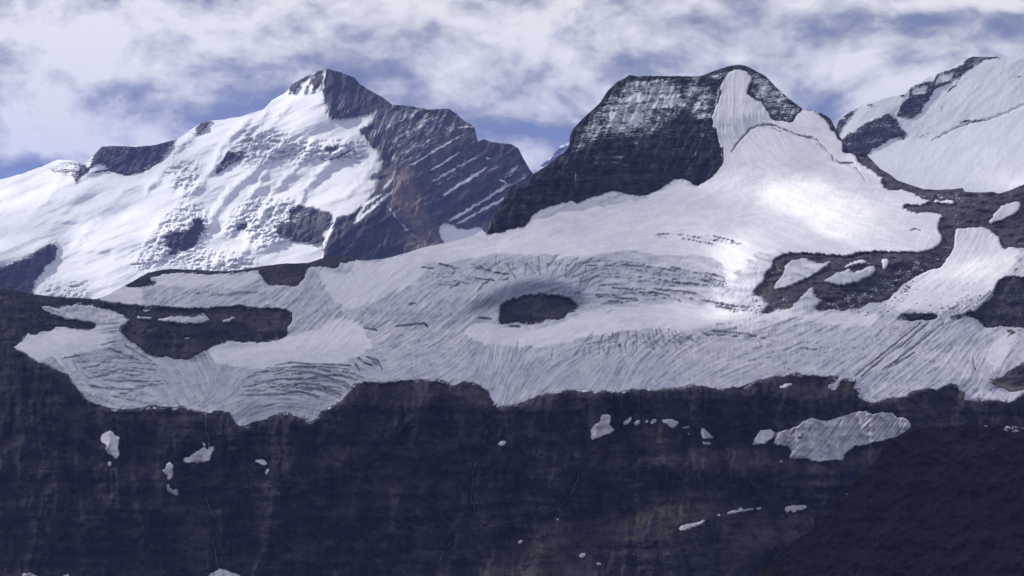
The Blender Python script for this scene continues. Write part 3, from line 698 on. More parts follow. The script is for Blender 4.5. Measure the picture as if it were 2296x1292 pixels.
n3(38, 22, 4, Z('4', '230,440 330,440 400,395 500,430 560,560 600,620 540,650 500,560 360,510 260,490'))
n3(28, 16, 14, [(1780, 300), (1900, 380), (1980, 430), (1880, 460), (1800, 400)])
n3(66, 0, 2, H_eye)
n3(70, 0, 3, Z('6', '1270,400 1400,310 1560,240 1700,205 1850,205 1950,235 2050,280 2080,350 2035,400 1950,335 1870,315 1750,310 1600,330 1480,390 1380,400 1290,430'))
n3(50, 10, 5, H_left); n3(70, 0, 3, Z('5', '860,480 2010,480 1960,540 1700,590 1420,640 1280,700 1040,665 860,540'), Z('5', '-300,420 660,450 640,490 430,460 200,520 100,600 -300,600'))
n3(30, 0, 6, Z('5', '700,300 1900,340 2000,400 1000,470 900,420'))
n3(44, -20, 4, Z('8', '160,430 230,370 310,200 420,158 420,240 330,390 200,470')); n3(46, 14, 5, Z('8', '600,400 900,340 1100,290 1500,100 1620,60 1600,150 1500,270 1190,440 900,580 620,560'))
n3(30, -20, 6, Z('4', '650,620 900,770 1300,815 1513,775 1513,880 1000,880 800,800'))
n3(48, 20, 5, Z('4', '1160,1000 1300,880 1513,800 1560,1110 1400,1080 1280,990'))
n3(62, -30, 3, H_right); n3(60, 0, 3, H_lens); n3(52, -20, 3, H_rlow)
n3(24, 8, 10, Z('8', '1640,0 1900,60 2119,150 1950,350 1500,580 1200,560 1250,400 1600,150'))
# ice steps and bulges
S3 += iceS * (7 * fbm(X, Y, 240, 60, 4, 73, .55)); A3 += iceS * 18 * fbm(X, Y, 190, 90, 4, 74, .5)
for p, s_ in ((Z('6', '0,500 300,470 560,420 900,470 1280,430 1300,500 1000,560 700,520 300,560 0,600'), 40), (Z('5', '1400,740 2153,760 2153,1100 1900,1080 1640,1160 1480,1050 1300,980'), 33), (Z('6', '0,800 650,740 480,930 250,1110 0,1130'), 36),
              (Z('6', '1150,620 1700,640 2150,700 1700,1000 1450,1090 1350,940'), 32), (Z('5', '1100,180 2153,90 2153,480 2000,360 1000,320'), 30), (Z('7', '400,660 1200,640 1200,800 400,830'), 32), (Z('5', '330,650 1100,560 1350,760 1380,1050 700,1010 520,860'), 30)):
    n3(s_, 0, 9, p)
# cliff relief: buttresses and gullies
but = fbm(X + 12 * fbm(X, Y, 60, 60, 2, 75), Y, 130, 520, 4, 76, .55, ridge=True)
low = sstep(640, 900, Y) * rockS
BENCH = [Z('A', '200,660 500,650 800,700 1000,740 1250,720 1500,780 1250,850 900,810 600,790 300,770'), Z('A', '860,235 900,165 1100,150 1260,180 1250,245 1110,240'), Z('A', '500,420 760,480 1100,520 1180,640 900,640 700,600 560,520'),
         Z('B', '380,590 560,480 740,475 700,545 540,590'), Z('B', '790,700 900,640 1100,690 1160,700 1000,745 850,765'), Z('B', '560,95 700,70 1050,50 1280,60 1500,110 1540,180 1300,215 1100,190 960,190 700,190 580,200'),
         Z('C', '640,430 800,380 1000,360 1250,380 1240,440 1100,440 900,470 700,540 640,600 560,560'), Z('C', '640,610 900,520 1250,450 1400,440 1829,560 1829,640 1500,640 1280,600 900,600'), Z('C', '640,340 800,350 1200,310 1300,340 1400,450 1250,380 900,360'),
         Z('C', '-60,1420 -60,1150 300,960 620,900 850,870 1400,800 1500,850 1380,940 1200,1010 900,1060 700,1150 640,1500'), Z('D', '-60,560 100,450 300,470 400,570 700,570 820,470 1000,430 900,560 700,640 400,620 0,640'),
         Z('D', '-60,890 350,880 540,850 540,960 200,1140 0,1300 -60,1300'), Z('D', '1160,330 1400,260 1950,250 1950,320 1500,315 1200,370 1000,440 1100,390'), Z('D', '-10,95 200,40 420,20 800,20 840,90 600,110 200,120'), Z('D', '840,140 1100,180 1500,110 1950,170 1950,215 1200,230 900,200'),
         Z('5', '700,300 1900,340 2000,400 1900,430 1100,450 900,420 760,350')]
bench = blur(np.maximum(f3.mask(*BENCH), 0), 2.5)
bench = np.clip(bench + low * .9 * sstep(.12, .42, fbm(X, Y + .08 * X, 190, 26, 4, 141, .55)) + .7 * low * sstep(.15, .5, blur(ice, 14)), 0, 1) * rockS
S3 = S3 + low * ((40 + 8 * fbm(X, Y, 60, 30, 3, 142)) * bench + 76 * (1 - bench) - S3) * .9
S3 += rockS * 9 * fbm(X, Y, 160, 34, 4, 77, .6)
pk0 = blur(f3.mask(H_peak, H_dome, H_pass), 3)
S3 += pk0 * 16 * fbm(X, Y, 60, 24, 4, 143, .6); A3 += pk0 * 24 * fbm(X, Y, 50, 70, 4, 144, .6)
A3 += rockS * (58 * fbm(X + .35 * Y, Y, 150, 190, 4, 178, .5) * low + 14 * fbm(X, Y, 46, 40, 5, 78, .65)) * (1 - .35 * bench)
L3 = solve(f3, np.clip(S3, 12, 78), A3, (1148, 1290, 6000.0), 2)
low = sstep(640, 900, Y) * rockS
bed = Y + 6 * fbm(X, Y, 300, 60, 2, 79)
rock_d = (95 * but * low + 14 * fbm(X, Y, 26, 34, 4, 80, .6, ridge=True) + 9 * perlin(bed / 17, X / 200, 81) * (.4 + .6 * sstep(-.3, .3, fbm(X, Y, 200, 90, 2, 82)))
          + 2.5 * perlin(bed / 6, X / 60, 83) + 4 * fbm(X, Y, 12, 12, 4, 84, .6))
mor = blur(f3.mask(H_mor, H_rlow), 3)
rock_d = rock_d * (1 - mor) + mor * (24 * fbm(X + .8 * Y, Y, 60, 18, 4, 85, .55, ridge=True) + 6.5 * fbm(X, Y, 8, 6, 3, 86, .7))
pk = blur(f3.mask(H_peak, H_dome, H_pass), 2)
rock_d += pk * (42 * fbm(X + .4 * Y, Y, 26, 90, 4, 87, .62, ridge=True) + 5 * perlin((Y + .12 * X) / 6, X / 90, 88))
# snow-free gullies the streams run in
GUL = [Z('A', '1440,150 1455,250 1470,380 1400,520 1430,640 1460,760 1520,880 1510,1050 1540,1240'), Z('A', '1810,215 1740,350 1650,500 1590,640 1580,900'), Z('B', '440,280 410,500 520,620 530,900'), Z('B', '1600,230 1520,330 1500,470 1420,700 1430,860 1320,1040 1220,1190'),
       Z('C', '755,120 730,250'), Z('C', '570,640 510,780 400,920 330,990'), Z('A', '1200,130 1240,240 1340,420'), Z('A', '330,180 350,280 440,420 470,640'), Z('C', '490,120 490,400 440,640'), Z('C', '1270,300 1200,620'), Z('B', '980,200 1000,400 1080,480')]
wet = f3.zeros()
for i, g in enumerate(GUL):
    gk = blur(f3.stroke(g, 8, 6, i), 1.6) * (1 - mor)
    rock_d -= 22 * gk; wet = np.maximum(wet, gk)
D3 = L3 + np.log1p(-rock_d * rockS / 6500)
D3r = blur(D3, 1.2) * iceS + D3 * rockS            # the bed under the ice is smooth

# flow direction of the ice surface: streaks, ripples and cracks follow it
flow = angle_field(f3, [(2040, 780, 40, 90), (1960, 860, 38), (1850, 800, 28), (1700, 790, 18), (1560, 850, 30), (1380, 850, 75, 60), (1450, 800, 40), (1290, 830, 36), (1180, 840, 56, 50), (1130, 880, 72, 40), (1110, 800, 80, 50), (1030, 770, 42, 50),
    (960, 840, 32), (960, 800, 12, 40), (900, 760, 30, 50), (840, 690, 40), (780, 640, 48), (900, 620, 42), (1000, 660, 38), (1080, 640, 60, 40), (1000, 545, 12), (1300, 500, 14), (1500, 470, 12), (1650, 420, 30), (1780, 430, -14), (1950, 520, -10),
    (1850, 560, -16), (1650, 560, -24), (1500, 540, 8), (1250, 560, 22), (1400, 640, -8), (1560, 650, -18), (1300, 760, 18), (1150, 740, 10, 40), (700, 640, 62, 40), (640, 660, 48, 30), (560, 680, 30), (440, 660, 26), (360, 670, 60, 40), (300, 655, 8),
    (680, 720, 40), (730, 760, 62, 50), (600, 790, 8, 50), (620, 840, 6), (760, 830, -22), (800, 870, -46, 40), (700, 890, -14), (560, 900, 24), (520, 860, 66, 40), (440, 850, -62, 50), (380, 870, -58, 40), (300, 850, -6), (240, 900, -20), (170, 870, -62, 40), (150, 800, -50, 40), (200, 700, -24), (230, 730, 20),
    (330, 800, -24, 50), (2100, 900, 36), (2200, 820, 62, 60), (2250, 720, 34), (2200, 640, 36), (2050, 880, 20, 30), (1900, 980, 38, 80), (1780, 860, 44, 40), (1720, 640, 30, 40), (2150, 560, 66, 50), (1700, 330, -60, 60), (1640, 250, 86, 50), (1850, 300, -40, 60)], 75)
rng = np.random.default_rng(4)
noi = rng.standard_normal(X.shape).astype(np.float32)
noi = noi + .25 * blur(rng.standard_normal(X.shape), .8) * 2.5
noi = noi.astype(np.float32)
st_fine = lic(f3, flow, noi, 8, 1.0); st_fine /= st_fine.std()
coarse = blur(rng.standard_normal(X.shape), .9); coarse = (coarse / coarse.std()).astype(np.float32)
st_wide = lic(f3, flow, coarse, 26, 1.5); st_wide /= st_wide.std()
st_wide *= (.6 + 1.1 * np.clip(fbm(X, Y, 50, 26, 3, 131) + .3, 0, 1))
# second set of cracks across the flow where the ice bends
ISO = (.55 * noi + 6.0 * blur(rng.standard_normal(X.shape), 2.2, 1.5)).astype(np.float32)
st_fine = .8 * st_fine + .25 * lic(f3, flow + 1.25, noi, 4, 1.0) + .35 * ISO; st_fine /= st_fine.std()
cross = angle_field(f3, [(1480, 770, -70, 60), (1400, 780, 80, 50), (1330, 770, 50, 60), (1540, 770, -50, 40), (1700, 750, -10, 60), (1180, 605, 82, 50), (1260, 600, 52, 40), (1340, 620, 30, 40), (1450, 620, -2, 60), (1560, 640, -16, 60), (1480, 680, -14, 60), (1640, 690, -14, 50),
    (1060, 620, -20, 40), (980, 640, 20, 50), (700, 880, -8, 60), (780, 850, -34, 40), (640, 830, 4, 60), (820, 800, -42, 40), (1000, 760, 60, 50), (1180, 780, 84, 50), (280, 820, 2, 70), (260, 880, -4, 60), (1650, 520, -16, 60), (2000, 900, 12, 60), (1950, 800, 38, 80), (880, 730, 10, 60), (560, 900, 0, 60), (440, 640, 4, 70)], 60)
crk_n = blur(rng.standard_normal(X.shape), 1.1, .9); crk_n = (crk_n / crk_n.std()).astype(np.float32)
crk = lic(f3, cross, crk_n, 20, 1.3); crk /= crk.std()
crz = f3.zeros()
for p, v in ((Z('7', '60,560 0,380 240,120 700,110 1200,180 1400,240 1380,320 1000,330 900,420 600,440 400,500 260,510'), 1.05), (Z('7', '300,700 480,650 1000,630 1180,760 1140,800 900,830 700,800 450,870 250,880 100,830'), 1.15), (Z('7', '1180,660 1500,670 1800,740 1500,720 1200,700'), .7),
             (Z('6', '1280,60 1500,60 2153,20 2153,260 2050,270 1900,210 1700,195 1560,230 1400,300 1280,200'), 1.0), (Z('6', '950,80 1250,60 1300,260 1000,260 900,200'), .75), (Z('6', '0,760 420,760 500,730 690,780 640,860 500,930 300,1060 0,1000'), 1.15), (Z('5', '1750,740 2153,740 2153,1000 1900,1000 1600,900'), .8),
             (Z('5', '450,640 800,560 1050,700 1300,900 1000,1000 620,960'), .5), (Z('7', '1180,340 1640,380 1650,500 1480,500 1280,420'), .75), (Z('3', '820,900 1290,980 1280,990 850,930'), .8), (Z('6', '1400,640 1900,640 2153,640 1900,760 1500,780'), .75), (Z('5', '1000,180 1800,140 2150,140 2153,480 1900,350 1100,320'), .45),
             (Z('6', '1150,600 1300,700 1450,1000 1100,800'), .6), (Z('8', '100,640 2000,700 1700,1100 900,1200 600,1050 300,1000 0,900'), .33)):
    k = blur(f3.mask(p), 8); crz = np.maximum(crz, v * k)
crack = sstep(1.55, 2.1, crk + 1.35 * (crz - .55)) * sstep(.15, .5, crz)
# drawn crevasses
SH = []
def crev(fr, txt, wd=1.8, dep=1.0, jit=2.5):
    for s in txt.split('|'): SH.append((Z(fr, s), wd, dep, jit))
crev('7', '440,130 560,150 760,180 900,200 1060,215 1250,265 1390,300|650,125 800,160 980,200 1150,240 1260,255|900,250 980,270 1070,300|760,345 840,350 930,375 1040,425|220,240 330,185 440,155|230,265 360,210 560,190|160,190 230,130 320,70|100,150 200,70|0,90 40,40|270,300 300,240|950,145 1100,180 1240,205|1230,190 1320,210 1400,240|1260,240 1340,270 1390,300', 1.9)
crev('7', '480,310 600,320 760,320|560,350 680,355 800,350|400,380 520,390 640,400|430,420 560,430 690,410|800,320 1000,335 1200,365|1100,285 1230,290|1200,408 1340,440 1460,462 1600,470|1310,455 1400,470 1520,508|1100,395 1160,400|600,240 760,270|860,150 1000,185 1120,215', 1.5)
crev('7', '485,660 478,700 468,735|530,665 520,720 508,770|610,665 600,720 580,770 595,800|668,658 672,700 690,750|722,675 735,720 780,780 830,815|768,685 780,730 820,790|835,645 842,695|885,670 900,715 975,772|980,655 1010,690 1048,720|970,710 1040,760 1145,795|800,730 860,770 930,825|1075,705 1150,745 1200,775|400,690 380,740 370,800|330,690 300,720|260,770 250,840|450,780 440,850|620,710 660,770|700,720 760,790|1190,660 1260,700|1410,695 1560,705 1700,715 1790,742|1450,668 1600,685|930,640 935,660|380,760 520,745|250,770 380,745|540,770 550,830', 1.8, .6)
crev('6', '1535,100 1550,140 1590,200|1662,95 1658,140 1650,180|1300,120 1380,145 1480,165 1560,175|1310,200 1440,215|1740,110 1760,170|1880,40 1840,90 1800,120|1900,90 1860,170|2000,100 1960,160 1930,200|2153,130 2040,170 1960,200|2120,200 2060,215|1200,240 1130,265|1330,290 1360,240 1400,220|1100,110 1180,140 1150,180|940,125 1020,130|1500,215 1540,200|1460,165 1400,140|1160,120 1060,100', 1.9)
crev('6', '500,745 560,790 600,800|560,740 640,770 670,830|330,860 420,880 500,900|300,900 400,940 480,960|50,810 200,815 330,850|40,860 180,850 330,890|60,930 170,925 300,960|120,970 230,960 330,1010|20,780 160,790|0,900 120,890|10,990 100,980 240,1020|200,870 330,900 420,950|230,930 330,980 400,1010|480,790 520,840|600,770 640,800', 2.2)
crev('6', '760,530 860,520 960,510 990,545|540,540 640,560|850,380 900,370|1330,470 1420,480|1540,525 1620,535', 2.4)
crev('5', '1900,740 2010,720 2153,730|1800,790 1960,770 2153,790|1850,850 2000,830 2153,840|1830,900 1960,880 2100,900|750,620 850,660 980,710|700,600 790,570|860,600 960,660 1050,710|500,700 540,770|740,785 900,770 1000,790|560,760 680,740|600,830 760,800|760,690 870,685 950,700|440,690 560,665|620,880 760,905 920,905|700,840 850,850 980,845', 1.5, .7)
crev('4', '0,600 30,560 70,510 100,480 160,460 220,465 280,490 340,515 400,525 450,545 490,590 520,620 530,645 570,662 640,660', 1.8, 1.0, 4)
crev('4', '150,470 210,478 260,500|350,520 420,535|440,555 480,590|600,670 650,690 700,760', 1.3, .8)
crev('3', '840,915 960,920 1080,940 1280,970|960,935 1060,955 1130,968|1090,920 1200,945|830,925 900,935', 1.2, .9)
crev('4', '0,1060 40,1072 85,1088|925,1010 955,998 985,1012', 1.6, .9)
crev('8', '1380,650 1290,730 1200,800 1130,860 1030,940 950,1000 890,1050|1440,655 1330,740 1230,830 1120,900 1010,990 940,1050|1540,660 1400,770 1280,870 1100,1000|1750,910 1755,960 1768,1005|1340,870 1120,1000|0,730 120,745 250,780 320,795|500,850 560,852 620,856', 1.7, .8, 3)
crev('1', '0,0', .1)
crev('Z' if False else '3', '560,770 620,740|640,740 690,715|330,830 390,790 440,775', 2.4, .5)
def along_curve(c, t):
    c = np.asarray(c, float); d = np.r_[0, np.cumsum(np.hypot(*(c[1:] - c[:-1]).T))]; d /= d[-1]
    return np.stack([np.interp(t, d, c[:, 0]), np.interp(t, d, c[:, 1])], -1)
fr = np.random.default_rng(11)
def family(fm, a, b, n, ln, wd, dep, across=False):
    a = Z(fm, a); b = Z(fm, b)
    for k in range(n):
        if across:      # cracks running from curve a to curve b
            t = (k + .8 * fr.random()) / n; s0 = .35 * fr.random(); s1 = s0 + ln * (.5 + .6 * fr.random()); sh = .05 * fr.standard_normal()
            u_ = np.linspace(s0, min(s1, 1), 6)
            p = np.array([along_curve(a, min(max(t + sh * v_, 0), 1)) * (1 - v_) + along_curve(b, min(max(t + sh * v_ + .03 * v_, 0), 1)) * v_ for v_ in u_])
        else:
            f_ = fr.random(); t0 = fr.random() * (1 - ln * .6); t = np.linspace(t0, min(t0 + ln * (.35 + .9 * fr.random()), 1), 9)
            dr = .10 * fr.standard_normal() * (t - t0) / ln
            g_ = np.clip(f_ + dr, 0, 1)[:, None]
            p = along_curve(a, t) * (1 - g_) + along_curve(b, t) * g_
        SH.append(([tuple(q_) for q_ in p], wd * (.65 + .6 * fr.random()), dep * (.5 + .6 * fr.random()), 1.6))
family('7', '60,200 180,110 400,90 650,110 1000,160 1400,250', '240,330 400,285 700,290 1000,320 1400,320', 44, .34, 1.7, .95)
family('7', '300,345 700,325 1150,360', '300,450 600,430 900,415', 22, .3, 1.5, .8)
family('7', '230,705 480,657 850,637 1080,655', '200,880 450,875 700,815 930,830 1180,780', 26, .7, 1.5, .55, True)
family('7', '1150,650 1450,668 1790,740', '1200,690 1500,705 1700,760', 8, .5, 1.4, .8)
family('6', '0,770 200,790 450,800 660,850', '60,1020 200,985 330,1010 400,1040', 30, .45, 1.9, .95)
family('6', '1300,90 1600,60 1900,40 2153,50', '1500,205 1650,185 1850,185 2030,255', 16, .7, 1.6, .85, True)
family('6', '930,110 1200,110 1480,150', '980,250 1200,260 1340,260', 16, .3, 1.4, .6)
family('5', '460,690 800,610 1080,700', '620,980 900,990 1150,930', 22, .4, 1.3, .55)
family('5', '1750,740 2000,710 2153,720', '1600,980 1900,960 2153,1000', 18, .6, 1.5, .7)
family('7', '1180,390 1500,440 1680,490', '1300,470 1500,510 1650,520', 9, .5, 1.5, .8)
family('8', '0,900 300,800 700,720 1150,680', '0,1080 250,1020 500,900 1000,1000', 26, .16, 1.1, .35)
crv = f3.zeros()
for i, (p, wd, dep, jt) in enumerate(SH):
    if len(p) < 2: continue
    crv = np.maximum(crv, dep * f3.stroke(p, wd * .86, jt * .6, i, .5))
crv = crv * np.clip(1.05 + .5 * fbm(X, Y, 26, 20, 3, 135), .8, 1.3)
crv = np.maximum(crv, .45 * crack) * iceS

# where old snow still covers the ice
snw = blur(f3.mask(*[Z(f, p) for f, p in (
 ('0', '1000,520 1300,440 1600,150 2300,150 2576,400 2160,560 2000,600 1700,560 1640,640 1600,580 1400,560 1250,575 1100,570 1000,590 880,592 830,590 900,570'), ('5', '-300,590 200,500 400,460 660,500 830,540 700,620 600,650 460,690 400,680 300,700 220,700 100,640'),
 ('5', '1045,110 1250,95 1500,108 1780,95 1830,150 1700,195 1400,190 1200,200 1050,180'), ('5', '670,270 850,190 980,200 1010,240 960,330 700,310'), ('5', '1470,610 1640,560 1940,545 2153,490 2153,730 1950,745 1700,770 1560,740 1440,680'),
 ('6', '0,600 240,540 330,480 440,470 540,540 590,640 580,700 360,800 180,800 0,790'), ('6', '1200,560 1330,500 1470,510 1600,540 1800,520 2040,440 2153,430 2153,600 1900,640 1760,690 1600,660 1420,660 1280,620'), ('7', '0,600 250,500 600,440 900,430 1250,440 1600,520 1500,600 1100,630 600,650 200,700 0,740'),
 ('8', '0,600 200,600 350,560 620,580 900,580 1150,600 1000,680 850,690 600,660 400,640 300,640 160,650 0,680'), ('8', '1230,400 1620,60 1900,0 2119,150 1960,330 1880,440 1500,580 1210,570 1100,520'), ('8', '2080,700 2090,760 2010,820 1960,960 1900,1010 1840,960 1820,900 1880,820 1960,740'),
 ('6', '200,130 420,160 950,60 980,130 900,230 700,330 420,420 330,340 240,230'), ('6', '380,80 600,70 1100,0 900,80 500,130'), ('6', '490,455 560,480 720,510 720,530 600,520 460,480'), ('8', '1980,1060 2119,860 2119,950 1960,1050'), ('8', '1700,1160 1900,1140 2119,1160 2119,1200 2050,1225 1690,1215'), ('4', '880,850 1090,930 1090,1100 700,1110 860,960')) ]), 5)
snw = np.clip(snw * .95 + .30 * fbm(X, Y, 70, 24, 5, 90, .65) * 4 * snw * (1 - snw) + .10 * st_wide * (snw > .1) * (snw < .9), 0, 1)
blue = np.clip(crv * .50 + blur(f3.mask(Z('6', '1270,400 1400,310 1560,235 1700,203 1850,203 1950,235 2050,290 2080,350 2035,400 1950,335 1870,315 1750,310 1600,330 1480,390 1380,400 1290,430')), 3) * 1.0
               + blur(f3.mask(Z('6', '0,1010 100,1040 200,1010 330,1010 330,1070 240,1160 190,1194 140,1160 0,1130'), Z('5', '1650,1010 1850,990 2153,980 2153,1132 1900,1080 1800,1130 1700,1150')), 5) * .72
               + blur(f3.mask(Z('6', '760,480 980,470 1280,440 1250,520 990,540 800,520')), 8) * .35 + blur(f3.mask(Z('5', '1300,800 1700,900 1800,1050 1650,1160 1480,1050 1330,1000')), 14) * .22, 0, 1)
deb = blur(f3.mask(Z('8', '220,1070 320,960 360,940 530,905 480,960 400,1020 300,1070'), Z('8', '820,1060 900,1040 940,1060 880,1110 790,1130')), 5) * .50
deb = np.maximum(deb, blur(f3.mask(Z('8', '1250,560 1900,300 2119,160 2119,330 1950,350 1890,450 1700,590 1500,600')), 12) * .30)
deb = np.maximum(deb, blur(f3.mask(Z('8', '1960,300 2119,180 2119,330 2000,325')), 5) * .55)
deb = np.maximum(deb, blur(f3.mask(Z('5', '1150,680 1300,700 1440,640 1450,690 1300,760 1200,740')), 4) * .45)
deb = np.maximum(deb, blur(f3.mask(Z('8', '1780,640 2119,680 2119,820 2000,800 1950,700')), 6) * .5)
deb = np.maximum(deb, blur(f3.mask(Z('6', '60,240 150,130 210,150 120,260 60,300')), 5) * .40)
for p, wd, v in (('1380,650 1200,800 1030,940 890,1050', 3, .52), ('1440,655 1230,830 1010,990 940,1050', 3, .5), ('540,905 400,1010 300,1070', 5, .55), ('500,850 680,858', 2, .5)):
    deb = np.maximum(deb, v * blur(f3.stroke(Z('8', p), wd, 3, 2), 1))
deb = np.maximum(deb, margin * (.16 + .32 * fbm(X, Y, 30, 16, 4, 154, .7)) * (Y > 560))
deb = np.clip(deb + .07 * st_fine * (deb > .15) + .05 * st_wide * (deb > .1), 0, 1) * iceS
streak = np.clip(.95 * st_fine + .28 * st_wide, -3, 3)
thick = 26 * (iceS - .5) * 2 + 6
rough = (1 - .75 * sstep(.35, .65, snw))
rough = np.clip(rough + .25 * blur(f3.mask(Z('6', '0,480 330,470 590,700 360,800 0,790'), Z('6', '240,200 950,60 900,230 420,420')), 6), 0, 1)
ice_d = (rough * (1.9 * st_fine + .7 * st_wide) * iceS + .25 * st_wide + .45 * st_fine
         + 14 * fbm(X, Y, 150, 46, 3, 95) * iceS + 5 * rough * fbm(X, Y, 40, 18, 3, 96) - 22 * crv)
# drifts on the snow below the peak, wind lips at the bergschrund
D3i = D3r + np.log1p(-(thick + ice_d) / 6500)
T3 = (1 + .5 * fbm(X, Y, 300, 60, 3, 163)) * lit_map(f3, .26, [(1250, 530, 700, 70, .36, 8), (1750, 500, 420, 150, .30), (1700, 280, 260, 140, .36), (1500, 260, 220, 160, .40), (2150, 620, 260, 150, .50), (1900, 800, 520, 110, .32), (700, 640, 600, 90, .12), (1300, 700, 560, 80, .19), (500, 840, 640, 70, .04), (1300, 850, 700, 40, .09),
                       (1480, 360, 200, 60, .20), (1840, 468, 150, 52, 1.25, -14), (1880, 515, 62, 26, 1.25), (1930, 372, 34, 24, 1.15), (1800, 455, 90, 30, 1.3), (1645, 620, 76, 86, 1.7), (1640, 700, 90, 38, 1.4), (1950, 560, 90, 12, .7), (2180, 602, 80, 24, 1.2, 12), (2120, 450, 110, 30, .5), (1900, 620, 200, 60, .42),
                       (2160, 520, 60, 60, .42), (1560, 420, 60, 20, .7)])
xp3, xs = widen(f3.xs, 480, 480)
top3 = skyline(crest3, xs, 33, 1.6)
GX, GY = warped_rows(f3, xs, top3, 1420, 515)
PX = GX - xs[None, :] + xp3[None, :]
rk = f3.at(rockS, GX, GY); ic = f3.at(iceS, GX, GY)
# snow dusting on rock
snr = .40 * blur(ice, 3) * pk + .12 * blur(ice, 2) + (.72 + .7 * fbm(X, Y, 40, 24, 4, 155, .6)) * blur(ice, 3.5) * sstep(560, 640, Y)
for v, soft, p in ((.68, 8, Z('3', '480,420 600,270 720,160 1060,170 1140,210 1120,290 1040,310 980,310 860,390 800,450 700,460 620,440 520,470 450,540 380,560 430,490')), (.74, 6, Z('3', '700,290 960,240 1040,270 960,320 850,390 760,440 660,400')), (.56, 6, Z('3', '1040,230 1150,220 1120,360 1060,400 980,330')),
                   (.60, 5, Z('4', '60,150 200,230 370,385 300,445 215,440 100,300 100,210')), (.56, 4, Z('3', '1060,155 1240,98 1300,130 1400,170 1240,120 1160,190')), (.30, 5, Z('3', '400,480 480,380 520,480 400,620 300,660')), (.34, 3, Z('3', '1090,340 1130,400 1060,500 1040,560 1020,500')),
                   (.30, 4, Z('3', '440,560 640,480 860,420 1000,340 1060,420 800,520 560,600')), (.30, 3, Z('3', '440,590 460,590 470,700 450,700')), (.28, 3, Z('3', '270,660 300,670 290,720 260,730 200,840 60,880 150,800')), (.26, 5, Z('4', '540,500 690,600 700,640 1000,830 800,790 640,650')), (.34, 4, Z('4', '880,790 1250,830 1400,815 1300,860 1180,880 1000,850')),
                   (.20, 5, Z('4', '1160,1000 1300,880 1513,800 1560,1110 1280,990')), (.26, 4, Z('8', '300,200 420,160 430,240 330,390 230,420')), (.16, 4, Z('8', '820,180 1240,150 1300,190 1100,290 800,240')), (.45, 3, Z('8', '370,540 430,480 440,500 400,560')), (.42, 3, Z('D', '1400,325 1600,318 1875,330 1875,380 1780,365 1600,330')),
                   (.20, 5, Z('5', '880,470 1900,345 2000,420 1000,470'))):
    k = blur(f3.mask(p), soft); snr = np.maximum(snr, v * k)
for p, wd, v in (('3:600,560 660,575 740,585', 2, .5), ('3:620,540 700,545', 2, .45), ('3:900,505 1000,500', 2, .4), ('3:160,195 1150,250', .1, 0), ('3:1130,300 1150,200', 3, .7), ('3:1140,420 1168,560', 2.5, .7), ('3:1010,560 1060,480', 2.5, .5), ('3:450,600 462,690', 2, .6), ('4:370,385 500,430 575,540', 1.5, .4)):
    fr, q = p.split(':'); snr = np.maximum(snr, v * f3.stroke(Z(fr, q), wd, 3, 8))
snr = np.clip(snr * (.98 + .6 * fbm(X, Y, 36, 30, 4, 99)), 0, .97)
snr = np.maximum(snr, mor * (.20 + .16 * fbm(X, Y, 60, 30, 3, 137)))
snr = np.maximum(snr, .34 * blur(f3.mask(Z('8', '1500,100 1625,60 1600,150 1510,265 1300,350 1190,440 1080,510 880,580 640,578 620,520 900,400 1150,290')), 5))
wide_tilt = (Y + .10 * X) + 3 * fbm(X, Y, 90, 30, 2, 101)
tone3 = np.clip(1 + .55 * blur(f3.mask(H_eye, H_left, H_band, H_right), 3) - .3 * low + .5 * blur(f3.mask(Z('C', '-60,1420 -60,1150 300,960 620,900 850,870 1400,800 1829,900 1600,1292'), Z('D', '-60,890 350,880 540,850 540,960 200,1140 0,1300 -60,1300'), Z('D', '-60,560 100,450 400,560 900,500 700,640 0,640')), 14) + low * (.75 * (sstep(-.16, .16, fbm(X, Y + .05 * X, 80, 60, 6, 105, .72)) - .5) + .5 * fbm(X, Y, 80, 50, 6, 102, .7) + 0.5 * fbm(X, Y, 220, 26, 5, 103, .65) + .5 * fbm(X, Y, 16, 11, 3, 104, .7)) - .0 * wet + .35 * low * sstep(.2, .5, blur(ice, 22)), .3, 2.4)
PR = place(PX, GY, np.exp(f3.at(D3r, GX, GY)))
record(PR, f3.at(T3, GX, GY))
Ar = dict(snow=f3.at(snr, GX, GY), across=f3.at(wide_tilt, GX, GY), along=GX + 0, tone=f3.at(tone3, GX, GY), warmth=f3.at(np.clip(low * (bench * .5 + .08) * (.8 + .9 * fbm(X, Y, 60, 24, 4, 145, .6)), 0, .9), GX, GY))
keep = rk > .02
PR2, Ar2, nb = close_back(PR, Ar, 900, 500)
keep = np.concatenate([np.repeat(keep[:1] | True, nb, 0), keep, keep[-1:]])
lab = np.zeros(GX.shape, int)
OUT = [('rock_island', H_eye, 'oval island of bare dark cliff ringed by crevasses in the middle of the glacier', M_cliff),
       ('rock_island', H_lens, 'small lens of dark rock in the ice below the boulder ridge', M_cliff)]
parts3 = [('mountain', M_peak, [H_peak, H_dome, H_pass], 'dark walled twin summit dusted with snow above the glacier'),
          ('moraine', M_rubble, [H_mor], 'long winding ridge of grey rubble enclosing snow pools on the right of the glacier'),
          ('rock_island', M_cliff, [H_eye], 'oval island of bare dark cliff ringed by crevasses in the middle of the glacier'),
          ('rock_island', M_cliff, [H_lens], 'small flat lens of dark rock between the rubble ridge and the right hand crag'),
          ('crag', M_cliff, [H_right], 'dark blunt crag jutting into the glacier at the right edge'),
          ('rock_band', M_cliff, [H_left], 'long dark rock terrace holding four snow pockets above the lower left ice'),
          ('ridge', M_cliff, [H_band], 'thin dark crest behind the upper left shelf of the glacier'),
          ('rock_spur', M_rubble, [H_rlow, H_sliver], 'dark broken spur at the right end of the glacier edge')]
